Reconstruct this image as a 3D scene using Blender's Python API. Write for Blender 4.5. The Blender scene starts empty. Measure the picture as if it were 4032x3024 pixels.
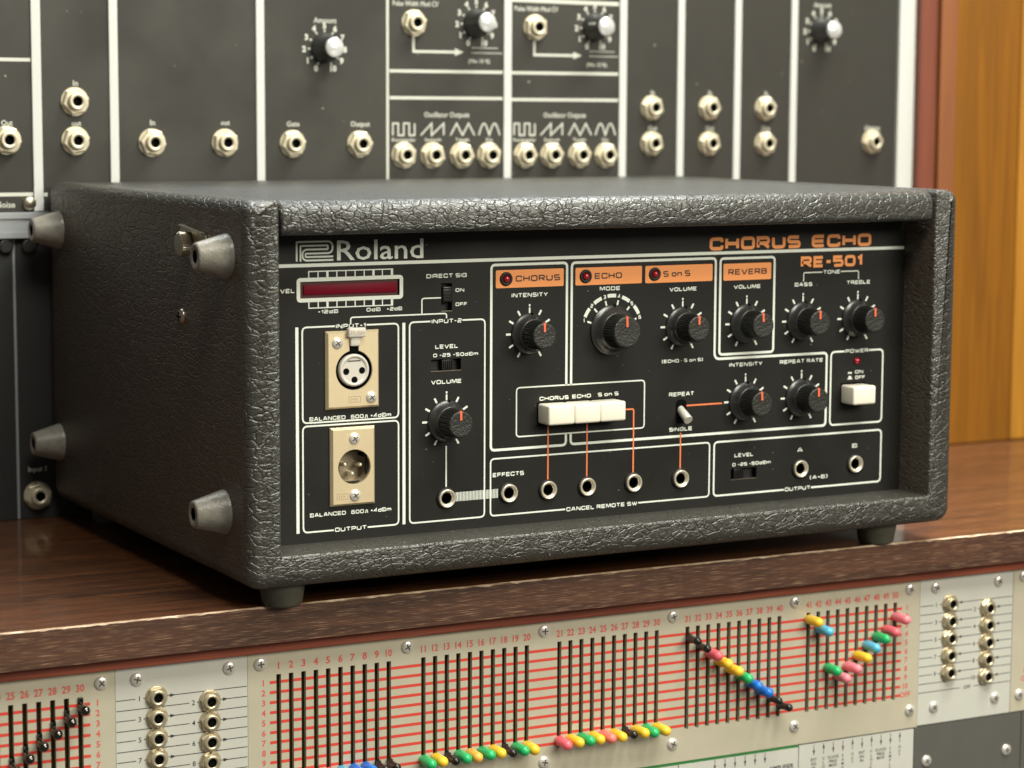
import bpy, bmesh, math, random
from mathutils import Vector, Matrix
from mathutils.geometry import tessellate_polygon

random.seed(7)
scene = bpy.context.scene
C = scene.collection
S = 0.001                      # everything below is written in millimetres
PI = math.pi

# ------------------------------------------------------------------ camera
CAM_POS = Vector((-466.7, -1089.3, 78.8)) * S
PAN, TILT, ROLL = 0.49797, 0.11726, 0.00455
fwd = Vector((math.sin(PAN) * math.cos(TILT), math.cos(PAN) * math.cos(TILT), -math.sin(TILT)))
rgt = fwd.cross(Vector((0, 0, 1))).normalized()
upv = rgt.cross(fwd)
r2 = rgt * math.cos(ROLL) + upv * math.sin(ROLL)
u2 = -rgt * math.sin(ROLL) + upv * math.cos(ROLL)
cam_data = bpy.data.cameras.new('camera')
cam = bpy.data.objects.new('camera', cam_data)
C.objects.link(cam)
cam.matrix_world = Matrix(((r2.x, u2.x, -fwd.x, CAM_POS.x), (r2.y, u2.y, -fwd.y, CAM_POS.y),
                           (r2.z, u2.z, -fwd.z, CAM_POS.z), (0, 0, 0, 1)))
cam_data.sensor_width = 36.0
cam_data.lens = 36.0 * 9124.5 / 4032.0
cam_data.clip_start = 0.05
cam_data.clip_end = 50
cam_data.dof.use_dof = True
cam_data.dof.focus_distance = 1.228
cam_data.dof.aperture_fstop = 9.5
scene.camera = cam

# ------------------------------------------------------------------ world and lamps (indoor room light)
world = bpy.data.worlds.new('World')
scene.world = world
world.use_nodes = True
bgn = world.node_tree.nodes['Background']
bgn.inputs['Color'].default_value = (1.0, 0.94, 0.80, 1)
bgn.inputs['Strength'].default_value = 0.15


def area(name, loc, target, sx, sy, power, color, spread=180):
    d = bpy.data.lights.new(name, 'AREA')
    d.shape = 'RECTANGLE'
    d.size, d.size_y, d.energy, d.color = sx, sy, power, color
    o = bpy.data.objects.new(name, d)
    C.objects.link(o)
    d.spread = math.radians(spread)
    o.location = loc
    o.rotation_euler = (Vector(target) - Vector(loc)).to_track_quat('-Z', 'Y').to_euler()
    return o


area('front_key_light', (1.05, -2.2, 0.95), (0.22, 0.0, -0.1), 1.2, 0.8, 51, (0.99, 0.945, 0.80))  # added unseen soft light, low in front, to reach the panel under the lid
area('ceiling_lamp_middle', (0.02, -1.05, 1.45), (0.15, 0.0, 0.0), 1.1, 0.5, 33, (0.98, 0.97, 0.86))
area('ceiling_lamp_over', (0.72, -0.2, 1.4), (0.4, 0.05, 0.0), 1.1, 0.4, 52, (0.97, 0.98, 0.89))
area('lid_sheen_light', (0.4, 0.75, 1.35), (0.2, 0.1, 0.0), 1.6, 0.5, 24, (0.90, 0.96, 1.0))  # added unseen cool light from behind, for the sheen on the lid

scene.view_settings.view_transform = 'Standard'
scene.view_settings.look = 'None'
scene.view_settings.exposure = 0.0
scene.view_settings.gamma = 1.0
scene.render.engine = 'CYCLES'


# ------------------------------------------------------------------ materials
def new_mat(name):
    m = bpy.data.materials.new(name)
    m.use_nodes = True
    nt = m.node_tree
    return m, nt, nt.nodes['Principled BSDF']


def lin(r, g, b):
    f = lambda c: ((c / 255 + 0.055) / 1.055) ** 2.4 if c > 10 else c / 255 / 12.92
    return (f(r), f(g), f(b), 1)


def plain(name, col, rough=0.5, metal=0.0, spec=0.5, coat=0.0, vary=0.0, vscale=300, bump=0.0, bscale=2000, rvary=0.0):
    m, nt, b = new_mat(name)
    if len(col) == 3:
        col = (*col, 1)
    b.inputs['Base Color'].default_value = col
    b.inputs['Roughness'].default_value = rough
    b.inputs['Metallic'].default_value = metal
    b.inputs['Specular IOR Level'].default_value = spec
    b.inputs['Coat Weight'].default_value = coat
    b.inputs['Coat Roughness'].default_value = 0.12
    if vary or bump or rvary:
        tc = nt.nodes.new('ShaderNodeTexCoord')
        nz = nt.nodes.new('ShaderNodeTexNoise')
        nz.inputs['Scale'].default_value = vscale
        nz.inputs['Detail'].default_value = 5
        nt.links.new(tc.outputs['Object'], nz.inputs['Vector'])
        if vary:
            mx = nt.nodes.new('ShaderNodeMix')
            mx.data_type = 'RGBA'
            mx.inputs[6].default_value = tuple(c * (1 - vary) for c in col[:3]) + (1,)
            mx.inputs[7].default_value = tuple(min(1, c * (1 + vary)) for c in col[:3]) + (1,)
            nt.links.new(nz.outputs['Fac'], mx.inputs[0])
            nt.links.new(mx.outputs[2], b.inputs['Base Color'])
        if rvary:
            mr = nt.nodes.new('ShaderNodeMapRange')
            mr.inputs['From Min'].default_value = 0.3
            mr.inputs['From Max'].default_value = 0.7
            mr.inputs['To Min'].default_value = max(0.02, rough - rvary)
            mr.inputs['To Max'].default_value = min(1, rough + rvary)
            nt.links.new(nz.outputs['Fac'], mr.inputs['Value'])
            nt.links.new(mr.outputs[0], b.inputs['Roughness'])
        if bump:
            n2 = nt.nodes.new('ShaderNodeTexNoise')
            n2.inputs['Scale'].default_value = bscale
            n2.inputs['Detail'].default_value = 3
            nt.links.new(tc.outputs['Object'], n2.inputs['Vector'])
            bp = nt.nodes.new('ShaderNodeBump')
            bp.inputs['Strength'].default_value = bump
            bp.inputs['Distance'].default_value = 0.0004
            nt.links.new(n2.outputs['Fac'], bp.inputs['Height'])
            nt.links.new(bp.outputs[0], b.inputs['Normal'])
    return m


def specks(m, thr=0.76, col=(0.4, 0.38, 0.33, 1), scale=520, amt=0.5):
    """sparse dust and tiny chips on top of a plain material"""
    nt = m.node_tree; b = nt.nodes['Principled BSDF']
    tc = nt.nodes.new('ShaderNodeTexCoord')
    nz = nt.nodes.new('ShaderNodeTexNoise'); nz.inputs['Scale'].default_value = scale; nz.inputs['Detail'].default_value = 1
    nt.links.new(tc.outputs['Object'], nz.inputs['Vector'])
    mr = nt.nodes.new('ShaderNodeMapRange')
    mr.inputs['From Min'].default_value = thr; mr.inputs['From Max'].default_value = thr + 0.03; mr.inputs['To Max'].default_value = amt
    nt.links.new(nz.outputs['Fac'], mr.inputs['Value'])
    mx = nt.nodes.new('ShaderNodeMix'); mx.data_type = 'RGBA'
    src = b.inputs['Base Color']
    if src.links: nt.links.new(src.links[0].from_socket, mx.inputs[6])
    else: mx.inputs[6].default_value = src.default_value
    mx.inputs[7].default_value = col
    nt.links.new(mr.outputs[0], mx.inputs[0]); nt.links.new(mx.outputs[2], b.inputs['Base Color'])
    # uneven sheen from handling
    n2 = nt.nodes.new('ShaderNodeTexNoise'); n2.inputs['Scale'].default_value = 22; n2.inputs['Detail'].default_value = 4
    nt.links.new(tc.outputs['Object'], n2.inputs['Vector'])
    m2 = nt.nodes.new('ShaderNodeMapRange'); r0 = b.inputs['Roughness'].default_value
    m2.inputs['From Min'].default_value = 0.35; m2.inputs['From Max'].default_value = 0.65
    m2.inputs['To Min'].default_value = max(0.1, r0 - 0.12); m2.inputs['To Max'].default_value = min(1, r0 + 0.12)
    nt.links.new(n2.outputs['Fac'], m2.inputs['Value']); nt.links.new(m2.outputs[0], b.inputs['Roughness'])
    return m


def tolex(name, col, rough, stretch=(0.62, 0.42, 1), strength=1.0, scale=235.0):
    """grained black vinyl: creased cells with finer pebble on them"""
    m, nt, b = new_mat(name)
    N, L = nt.nodes, nt.links
    tc = N.new('ShaderNodeTexCoord')
    mp = N.new('ShaderNodeMapping')
    mp.inputs['Scale'].default_value = stretch
    L.new(tc.outputs['Object'], mp.inputs['Vector'])
    nd = N.new('ShaderNodeTexNoise')
    nd.inputs['Scale'].default_value = 130
    nd.inputs['Detail'].default_value = 3
    L.new(mp.outputs[0], nd.inputs['Vector'])
    sub = N.new('ShaderNodeVectorMath'); sub.operation = 'SUBTRACT'
    sub.inputs[1].default_value = (0.5, 0.5, 0.5)
    L.new(nd.outputs['Color'], sub.inputs[0])
    sc = N.new('ShaderNodeVectorMath'); sc.operation = 'SCALE'
    sc.inputs['Scale'].default_value = 0.0055
    L.new(sub.outputs[0], sc.inputs[0])
    ad = N.new('ShaderNodeVectorMath'); ad.operation = 'ADD'
    L.new(mp.outputs[0], ad.inputs[0]); L.new(sc.outputs[0], ad.inputs[1])
    vo = N.new('ShaderNodeTexVoronoi')
    vo.feature = 'DISTANCE_TO_EDGE'
    vo.inputs['Scale'].default_value = scale
    L.new(ad.outputs[0], vo.inputs['Vector'])
    r1 = N.new('ShaderNodeMapRange'); r1.interpolation_type = 'SMOOTHSTEP'
    r1.inputs['From Max'].default_value = 0.10
    L.new(vo.outputs['Distance'], r1.inputs['Value'])
    v2 = N.new('ShaderNodeTexVoronoi'); v2.feature = 'DISTANCE_TO_EDGE'
    v2.inputs['Scale'].default_value = scale * 2.1
    L.new(ad.outputs[0], v2.inputs['Vector'])
    r2_ = N.new('ShaderNodeMapRange'); r2_.interpolation_type = 'SMOOTHSTEP'
    r2_.inputs['From Max'].default_value = 0.2
    r2_.inputs['To Max'].default_value = 0.22
    L.new(v2.outputs['Distance'], r2_.inputs['Value'])
    # patches where the creases are deep and patches where they are almost smooth
    pn = N.new('ShaderNodeTexNoise'); pn.inputs['Scale'].default_value = 45
    L.new(tc.outputs['Object'], pn.inputs['Vector'])
    pr = N.new('ShaderNodeMapRange')
    pr.inputs['From Min'].default_value = 0.35; pr.inputs['From Max'].default_value = 0.65
    pr.inputs['To Min'].default_value = 0.45
    L.new(pn.outputs['Fac'], pr.inputs['Value'])
    mu = N.new('ShaderNodeMath'); mu.operation = 'MULTIPLY'
    L.new(r1.outputs[0], mu.inputs[0]); L.new(pr.outputs[0], mu.inputs[1])
    su = N.new('ShaderNodeMath'); su.operation = 'ADD'
    L.new(mu.outputs[0], su.inputs[0]); L.new(r2_.outputs[0], su.inputs[1])
    nf = N.new('ShaderNodeTexNoise'); nf.inputs['Scale'].default_value = 1500; nf.inputs['Detail'].default_value = 4
    L.new(tc.outputs['Object'], nf.inputs['Vector'])
    mf = N.new('ShaderNodeMath'); mf.operation = 'MULTIPLY_ADD'; mf.inputs[1].default_value = 0.10
    L.new(nf.outputs['Fac'], mf.inputs[0]); L.new(su.outputs[0], mf.inputs[2])
    bp = N.new('ShaderNodeBump')
    bp.inputs['Strength'].default_value = strength
    bp.inputs['Distance'].default_value = 0.0007
    L.new(mf.outputs[0], bp.inputs['Height'])
    L.new(bp.outputs[0], b.inputs['Normal'])
    # a few pale specks of dust and wear
    ns = N.new('ShaderNodeTexNoise'); ns.inputs['Scale'].default_value = 420; ns.inputs['Detail'].default_value = 1
    L.new(tc.outputs['Object'], ns.inputs['Vector'])
    th = N.new('ShaderNodeMapRange')
    th.inputs['From Min'].default_value = 0.755; th.inputs['From Max'].default_value = 0.79
    th.inputs['To Max'].default_value = 0.6
    L.new(ns.outputs['Fac'], th.inputs['Value'])
    mx = N.new('ShaderNodeMix'); mx.data_type = 'RGBA'
    mx.inputs[6].default_value = col; mx.inputs[7].default_value = (0.35, 0.33, 0.28, 1)
    L.new(th.outputs[0], mx.inputs[0])
    L.new(mx.outputs[2], b.inputs['Base Color'])
    b.inputs['Roughness'].default_value = rough
    b.inputs['Specular IOR Level'].default_value = 0.8
    return m


def wood(name, dark, light, pore, rough, coat=0.0, scale=(7, 140, 140), pore_scale=(26, 1500, 1500), pore_amt=0.6, bump=0.25, pore_lo=0.56, pore_hi=0.66):
    """grain that runs along local X"""
    m, nt, b = new_mat(name)
    N, L = nt.nodes, nt.links
    tc = N.new('ShaderNodeTexCoord')
    mp = N.new('ShaderNodeMapping'); mp.inputs['Scale'].default_value = scale
    L.new(tc.outputs['Object'], mp.inputs['Vector'])
    n1 = N.new('ShaderNodeTexNoise'); n1.inputs['Scale'].default_value = 1.0
    n1.inputs['Detail'].default_value = 6; n1.inputs['Distortion'].default_value = 1.2
    L.new(mp.outputs[0], n1.inputs['Vector'])
    cr = N.new('ShaderNodeValToRGB')
    cr.color_ramp.elements[0].position = 0.3; cr.color_ramp.elements[0].color = dark
    cr.color_ramp.elements[1].position = 0.72; cr.color_ramp.elements[1].color = light
    L.new(n1.outputs['Fac'], cr.inputs['Fac'])
    m2 = N.new('ShaderNodeMapping'); m2.inputs['Scale'].default_value = pore_scale
    L.new(tc.outputs['Object'], m2.inputs['Vector'])
    n2 = N.new('ShaderNodeTexNoise'); n2.inputs['Scale'].default_value = 1.0; n2.inputs['Detail'].default_value = 3
    L.new(m2.outputs[0], n2.inputs['Vector'])
    mr = N.new('ShaderNodeMapRange')
    mr.inputs['From Min'].default_value = pore_lo; mr.inputs['From Max'].default_value = pore_hi
    mr.inputs['To Max'].default_value = pore_amt
    L.new(n2.outputs['Fac'], mr.inputs['Value'])
    mx = N.new('ShaderNodeMix'); mx.data_type = 'RGBA'
    L.new(mr.outputs[0], mx.inputs[0]); L.new(cr.outputs[0], mx.inputs[6])
    mx.inputs[7].default_value = pore
    L.new(mx.outputs[2], b.inputs['Base Color'])
    bp = N.new('ShaderNodeBump'); bp.inputs['Strength'].default_value = bump; bp.inputs['Distance'].default_value = 0.0003
    L.new(n2.outputs['Fac'], bp.inputs['Height']); L.new(bp.outputs[0], b.inputs['Normal'])
    b.inputs['Roughness'].default_value = rough
    b.inputs['Coat Weight'].default_value = coat
    b.inputs['Coat Roughness'].default_value = 0.10
    return m


M = {}
M['tolex'] = tolex('black_vinyl', (0.035, 0.0325, 0.0265, 1), 0.39, strength=0.72)
M['tolex_side'] = tolex('black_vinyl_side', (0.058, 0.0445, 0.0335, 1), 0.38, stretch=(0.6, 0.36, 1), scale=270, strength=0.7)  # same vinyl; warm cast of the room light put into the side's colour
M['tolex_lid'] = tolex('black_vinyl_lid', (0.034, 0.0330, 0.0285, 1), 0.38, stretch=(0.75, 1, 1), scale=225, strength=0.72)
M['panel'] = plain('panel_black', (0.0095, 0.0092, 0.0075), 0.55, spec=0.28, vary=0.12, vscale=900, bump=0.12, bscale=6000)
specks(M['panel'], 0.765)
M['print'] = plain('white_print', (0.74, 0.77, 0.70), 0.6)
M['orange'] = plain('orange_print', (0.92, 0.34, 0.105), 0.6)
M['orange_line'] = plain('orange_line_print', (0.80, 0.20, 0.07), 0.6)
M['dark_text'] = plain('dark_print', (0.05, 0.024, 0.012), 0.6)
M['black'] = plain('matt_black', (0.006, 0.006, 0.006), 0.6)
M['recess'] = plain('screw_recess', (0.10, 0.085, 0.07), 0.4, metal=0.5)
M['hole'] = plain('dark_hole', (0.002, 0.002, 0.002), 0.9, spec=0.1)
M['knob'] = plain('glossy_black_plastic', (0.018, 0.018, 0.017), 0.33, spec=1.0, bump=0.05, bscale=1500, rvary=0.06, vscale=200)
M['knobgrip'] = plain('ribbed_black_plastic', (0.010, 0.010, 0.009), 0.32)
M['knobcap'] = plain('grained_black_plastic', (0.016, 0.016, 0.013), 0.42, bump=1.0, bscale=900)
M['pointer'] = plain('orange_pointer', (0.80, 0.13, 0.05), 0.5)
M['nickel'] = plain('nickel', (0.80, 0.73, 0.58), 0.34, metal=0.7, rvary=0.08, vscale=500)
M['champagne'] = plain('champagne_metal', (0.80, 0.66, 0.43), 0.42, metal=0.65, vary=0.05, vscale=250, bump=0.05, bscale=1500)
M['screw'] = plain('bright_screw', (0.80, 0.76, 0.70), 0.30, metal=0.55, rvary=0.1, vscale=700)
M['stamp'] = plain('stamped_mark', (0.42, 0.33, 0.20), 0.5)
M['cup'] = plain('dull_cup', (0.36, 0.30, 0.21), 0.38, metal=0.6)
M['lever'] = plain('satin_lever', (0.66, 0.63, 0.54), 0.35, metal=0.35)
M['insert'] = plain('pale_grey_plastic', (0.60, 0.56, 0.50), 0.4)
M['white_btn'] = plain('ivory_plastic', (0.80, 0.74, 0.62), 0.32, spec=0.5)
M['red_led'] = plain('red_led', (0.42, 0.006, 0.018), 0.12, coat=0.6)
M['red_lens'] = plain('dark_red_lens', (0.17, 0.0015, 0.014), 0.5, spec=0.15)
M['lens_rim'] = plain('brown_lens_rim', (0.085, 0.035, 0.03), 0.25, coat=0.3)
M['rubber'] = plain('grey_rubber', (0.21, 0.195, 0.165), 0.34, vary=0.4, vscale=160, bump=0.6, bscale=700, rvary=0.1)
M['rubber_dark'] = plain('dark_rubber', (0.062, 0.060, 0.042), 0.5, vary=0.25, vscale=120, bump=0.25, bscale=700)
M['steel'] = plain('aged_steel', (0.42, 0.37, 0.29), 0.35, metal=1.0, vary=0.2, vscale=400)
M['synth'] = plain('module_black', (0.0185, 0.0160, 0.0115), 0.6, vary=0.12, vscale=60)
specks(M['synth'], 0.775, (0.3, 0.27, 0.2, 1), 230, 0.6)
M['synth_low'] = plain('module_black_lower', (0.014, 0.014, 0.014), 0.6, vary=0.1, vscale=60)
M['bar'] = plain('white_strip', (0.50, 0.50, 0.48), 0.45)
M['alu'] = plain('brushed_aluminium', (0.30, 0.31, 0.32), 0.45, metal=0.3)
M['cream_nut'] = plain('aged_cream_metal', (0.60, 0.54, 0.40), 0.38, metal=0.5, vary=0.12, vscale=200)
M['grey_print'] = plain('grey_print', (0.50, 0.50, 0.44), 0.6)
M['cap_white'] = plain('polished_cap', (0.92, 0.92, 0.90), 0.16, metal=0.6)
M['wood_top'] = wood('walnut_top', lin(50, 27, 13), lin(98, 56, 27), lin(150, 104, 68), 0.4, coat=0.5, pore_scale=(60, 2200, 2200), pore_lo=0.58, pore_hi=0.70, pore_amt=0.7)
M['wood_front'] = wood('walnut_front', lin(50, 29, 18), lin(88, 54, 36), lin(168, 132, 104), 0.5, pore_amt=0.75, pore_scale=(70, 2600, 2600), pore_lo=0.56, pore_hi=0.70)
M['wood_worn'] = wood('worn_edge', lin(120, 88, 62), lin(215, 190, 160), lin(235, 215, 190), 0.6, scale=(60, 400, 400), pore_scale=(90, 600, 600))
M['wood_red'] = wood('mahogany_trim', lin(112, 46, 28), lin(158, 78, 50), lin(170, 96, 66), 0.5, pore_amt=0.4)
M['wood_post'] = wood('brick_red_board', lin(92, 44, 28), lin(116, 60, 40), lin(116, 62, 42), 0.5, scale=(120, 120, 5), pore_scale=(600, 600, 14), pore_amt=0.3, bump=0.05)
M['wood_post2'] = wood('light_red_board', lin(108, 62, 30), lin(132, 78, 40), lin(132, 80, 44), 0.5, scale=(120, 120, 5), pore_scale=(600, 600, 14), pore_amt=0.3, bump=0.05)
M['cream'] = plain('cream_metal', (0.55, 0.505, 0.39), 0.40, metal=0.2, vary=0.09, vscale=80, bump=0.05, bscale=1500)
M['pale'] = plain('pale_metal', (0.58, 0.575, 0.52), 0.4, metal=0.12, vary=0.05, vscale=80)
M['grey_panel'] = plain('grey_metal', (0.16, 0.155, 0.14), 0.42, metal=0.5, vary=0.08, vscale=60)
M['red_print'] = plain('red_print', (0.62, 0.05, 0.03), 0.6)
M['red_num'] = plain('red_number_print', (0.60, 0.11, 0.085), 0.6)
M['ink'] = plain('black_ink', (0.03, 0.027, 0.035), 0.6)
M['green_edge'] = plain('green_edge', (0.03, 0.22, 0.05), 0.5)
M['slot_back'] = plain('slot_brown', (0.06, 0.042, 0.014), 0.4, metal=0.3, vary=0.5, vscale=90)
M['brass_nut'] = plain('dull_brass', (0.62, 0.54, 0.38), 0.32, metal=0.7, vary=0.15, vscale=300)
for nm, c in dict(green=(0.02, 0.42, 0.13), yellow=(0.88, 0.56, 0.035), black=(0.010, 0.009, 0.009), pink=(0.80, 0.13, 0.17),
                  salmon=(0.82, 0.20, 0.16), rose=(0.82, 0.22, 0.27), blue=(0.012, 0.16, 0.62), sky=(0.10, 0.45, 0.66), amber=(0.86, 0.44, 0.07)).items():
    M['cap_' + nm] = plain('cap_' + nm, c, 0.28, spec=0.5)
M['ball'] = plain('dark_chrome', (0.10, 0.095, 0.085), 0.14, metal=1.0)


# ------------------------------------------------------------------ mesh builder
class MB:
    def __init__(s):
        s.v, s.f, s.mi, s.sm = [], [], [], []

    def add(s, vs, fs, mi=0, smooth=False):
        o = len(s.v)
        s.v += [tuple(p) for p in vs]
        for f in fs:
            s.f.append([o + i for i in f]); s.mi.append(mi); s.sm.append(smooth)

    def box(s, x0, x1, y0, y1, z0, z1, mi=0):
        v = [(x, y, z) for x in (x0, x1) for y in (y0, y1) for z in (z0, z1)]
        s.add(v, [(0, 1, 3, 2), (4, 6, 7, 5), (0, 4, 5, 1), (2, 3, 7, 6), (0, 2, 6, 4), (1, 5, 7, 3)], mi)

    def rbox(s, x0, x1, y0, y1, z0, z1, r, seg=3, mi=0, smooth=True):
        bm = bmesh.new()
        bmesh.ops.create_cube(bm, size=1)
        for v in bm.verts:
            v.co = Vector(((x0 + x1) / 2 + v.co.x * (x1 - x0), (y0 + y1) / 2 + v.co.y * (y1 - y0), (z0 + z1) / 2 + v.co.z * (z1 - z0)))
        bmesh.ops.bevel(bm, geom=list(bm.edges), offset=r, segments=seg, profile=0.5, affect='EDGES')
        s.frombm(bm, mi, smooth)

    def frombm(s, bm, mi=0, smooth=False):
        bm.verts.index_update()
        s.add([v.co[:] for v in bm.verts], [[v.index for v in f.verts] for f in bm.faces], mi, smooth)
        bm.free()

    def lathe(s, prof, c=(0, 0, 0), axis='-y', seg=32, mi=0, smooth=True, mis=None, cap0=False, cap1=True):
        """prof: (radius, height along axis)"""
        def pt(r, h, a):
            x, z = r * math.cos(a), r * math.sin(a)
            if axis == '-y': return (c[0] + x, c[1] - h, c[2] + z)
            if axis == 'z': return (c[0] + x, c[1] + z, c[2] + h)
            if axis == '-z': return (c[0] + x, c[1] - z, c[2] - h)
            if axis == '-x': return (c[0] - h, c[1] - x, c[2] + z)
        n = len(prof)
        vs = [pt(r, h, 2 * PI * k / seg) for (r, h) in prof for k in range(seg)]
        o = len(s.v); s.v += vs
        for i in range(n - 1):
            m_ = mis[i] if mis else mi
            for k in range(seg):
                k2 = (k + 1) % seg
                s.f.append([o + i * seg + k, o + i * seg + k2, o + (i + 1) * seg + k2, o + (i + 1) * seg + k])
                s.mi.append(m_); s.sm.append(smooth)
        if cap1:
            s.f.append([o + (n - 1) * seg + k for k in range(seg)]); s.mi.append(mis[-1] if mis else mi); s.sm.append(False)
        if cap0:
            s.f.append([o + k for k in reversed(range(seg))]); s.mi.append(mis[0] if mis else mi); s.sm.append(False)

    def ribbon(s, pts, w, y, closed=False, mi=0):
        """flat stroke in the XZ plane at depth y"""
        P = [Vector((p[0], p[1])) for p in pts]
        Q = [P[0]]
        for p in P[1:]:
            if (p - Q[-1]).length > 1e-5: Q.append(p)
        if closed and (Q[0] - Q[-1]).length < 1e-5: Q.pop()
        n = len(Q)
        if n < 2: return
        vs = []
        for i in range(n):
            a = Q[i] - Q[i - 1] if (closed or i > 0) else Q[1] - Q[0]
            b_ = Q[(i + 1) % n] - Q[i] if (closed or i < n - 1) else Q[n - 1] - Q[n - 2]
            a.normalize(); b_.normalize()
            na, nb = Vector((-a.y, a.x)), Vector((-b_.y, b_.x))
            t = na + nb
            if t.length < 1e-4: t = na.copy()
            t.normalize()
            k = min(2.5, 1 / max(0.2, t.dot(na)))
            d = t * (w / 2 * k)
            vs += [(Q[i].x + d.x, y, Q[i].y + d.y), (Q[i].x - d.x, y, Q[i].y - d.y)]
        fs = []
        for i in range(n if closed else n - 1):
            j = (i + 1) % n
            fs.append((2 * i, 2 * j, 2 * j + 1, 2 * i + 1))
        s.add(vs, fs, mi)

    def poly(s, pts, y, mi=0):
        s.add([(p[0], y, p[1]) for p in pts], [list(range(len(pts)))], mi)

    def mesh(s, name, mats):
        me = bpy.data.meshes.new(name)
        me.from_pydata([(x * S, y * S, z * S) for x, y, z in s.v], [], s.f)
        for m_ in mats: me.materials.append(m_)
        me.polygons.foreach_set('material_index', s.mi)
        me.polygons.foreach_set('use_smooth', s.sm)
        me.validate()
        me.update()
        return me

    def build(s, name, mats, parent=None, loc=(0, 0, 0), fix=True):
        if not isinstance(mats, (list, tuple)): mats = [mats]
        me = s.mesh(name, mats)
        if fix:
            bm = bmesh.new(); bm.from_mesh(me)
            bmesh.ops.recalc_face_normals(bm, faces=bm.faces)
            bm.to_mesh(me); bm.free()
        return place(name, me, parent, loc)


def place(name, me, parent=None, loc=(0, 0, 0), rot=None):
    o = bpy.data.objects.new(name, me)
    C.objects.link(o)
    if parent: o.parent = parent
    o.location = Vector(loc) * S
    if rot: o.rotation_euler = rot
    return o


def empty(name, loc, rz=0.0):
    o = bpy.data.objects.new(name, None)
    C.objects.link(o)
    o.location = Vector(loc) * S
    o.rotation_euler = (0, 0, rz)
    o.empty_display_size = 0.02
    return o


def tag(o, label, cat=None, group=None, kind=None):
    o['label'] = label
    if cat: o['category'] = cat
    if group: o['group'] = group
    if kind: o['kind'] = kind
    return o


def copy_tree(o, parent=None, loc=None):
    c = o.copy(); C.objects.link(c)
    if parent: c.parent = parent
    if loc is not None: c.location = Vector(loc) * S
    for ch in o.children:
        d = ch.copy(); C.objects.link(d); d.parent = c
    return c


def rounded(pts, r, closed=True, seg=5):
    """round the corners of a polyline; r is one radius or a list"""
    n = len(pts); out = []
    for i in range(n):
        ri = r[i] if isinstance(r, (list, tuple)) else r
        p = Vector(pts[i])
        if (not closed and i in (0, n - 1)) or ri <= 0:
            out.append(tuple(p)); continue
        a = Vector(pts[i - 1]) - p; b_ = Vector(pts[(i + 1) % n]) - p
        la, lb = a.length, b_.length
        a.normalize(); b_.normalize()
        ang = a.angle(b_)
        if ang > PI - 1e-3: out.append(tuple(p)); continue
        d = min(ri / math.tan(ang / 2), la * 0.5, lb * 0.5)
        p0, p1 = p + a * d, p + b_ * d
        for k in range(seg + 1):
            t = k / seg
            q = p0 * (1 - t) ** 2 + p * 2 * t * (1 - t) + p1 * t * t
            # blend towards a true arc
            out.append(tuple(q))
    return out


def frame_pts(x0, x1, z0, z1, r):
    return rounded([(x0, z0), (x1, z0), (x1, z1), (x0, z1)], r)


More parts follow.
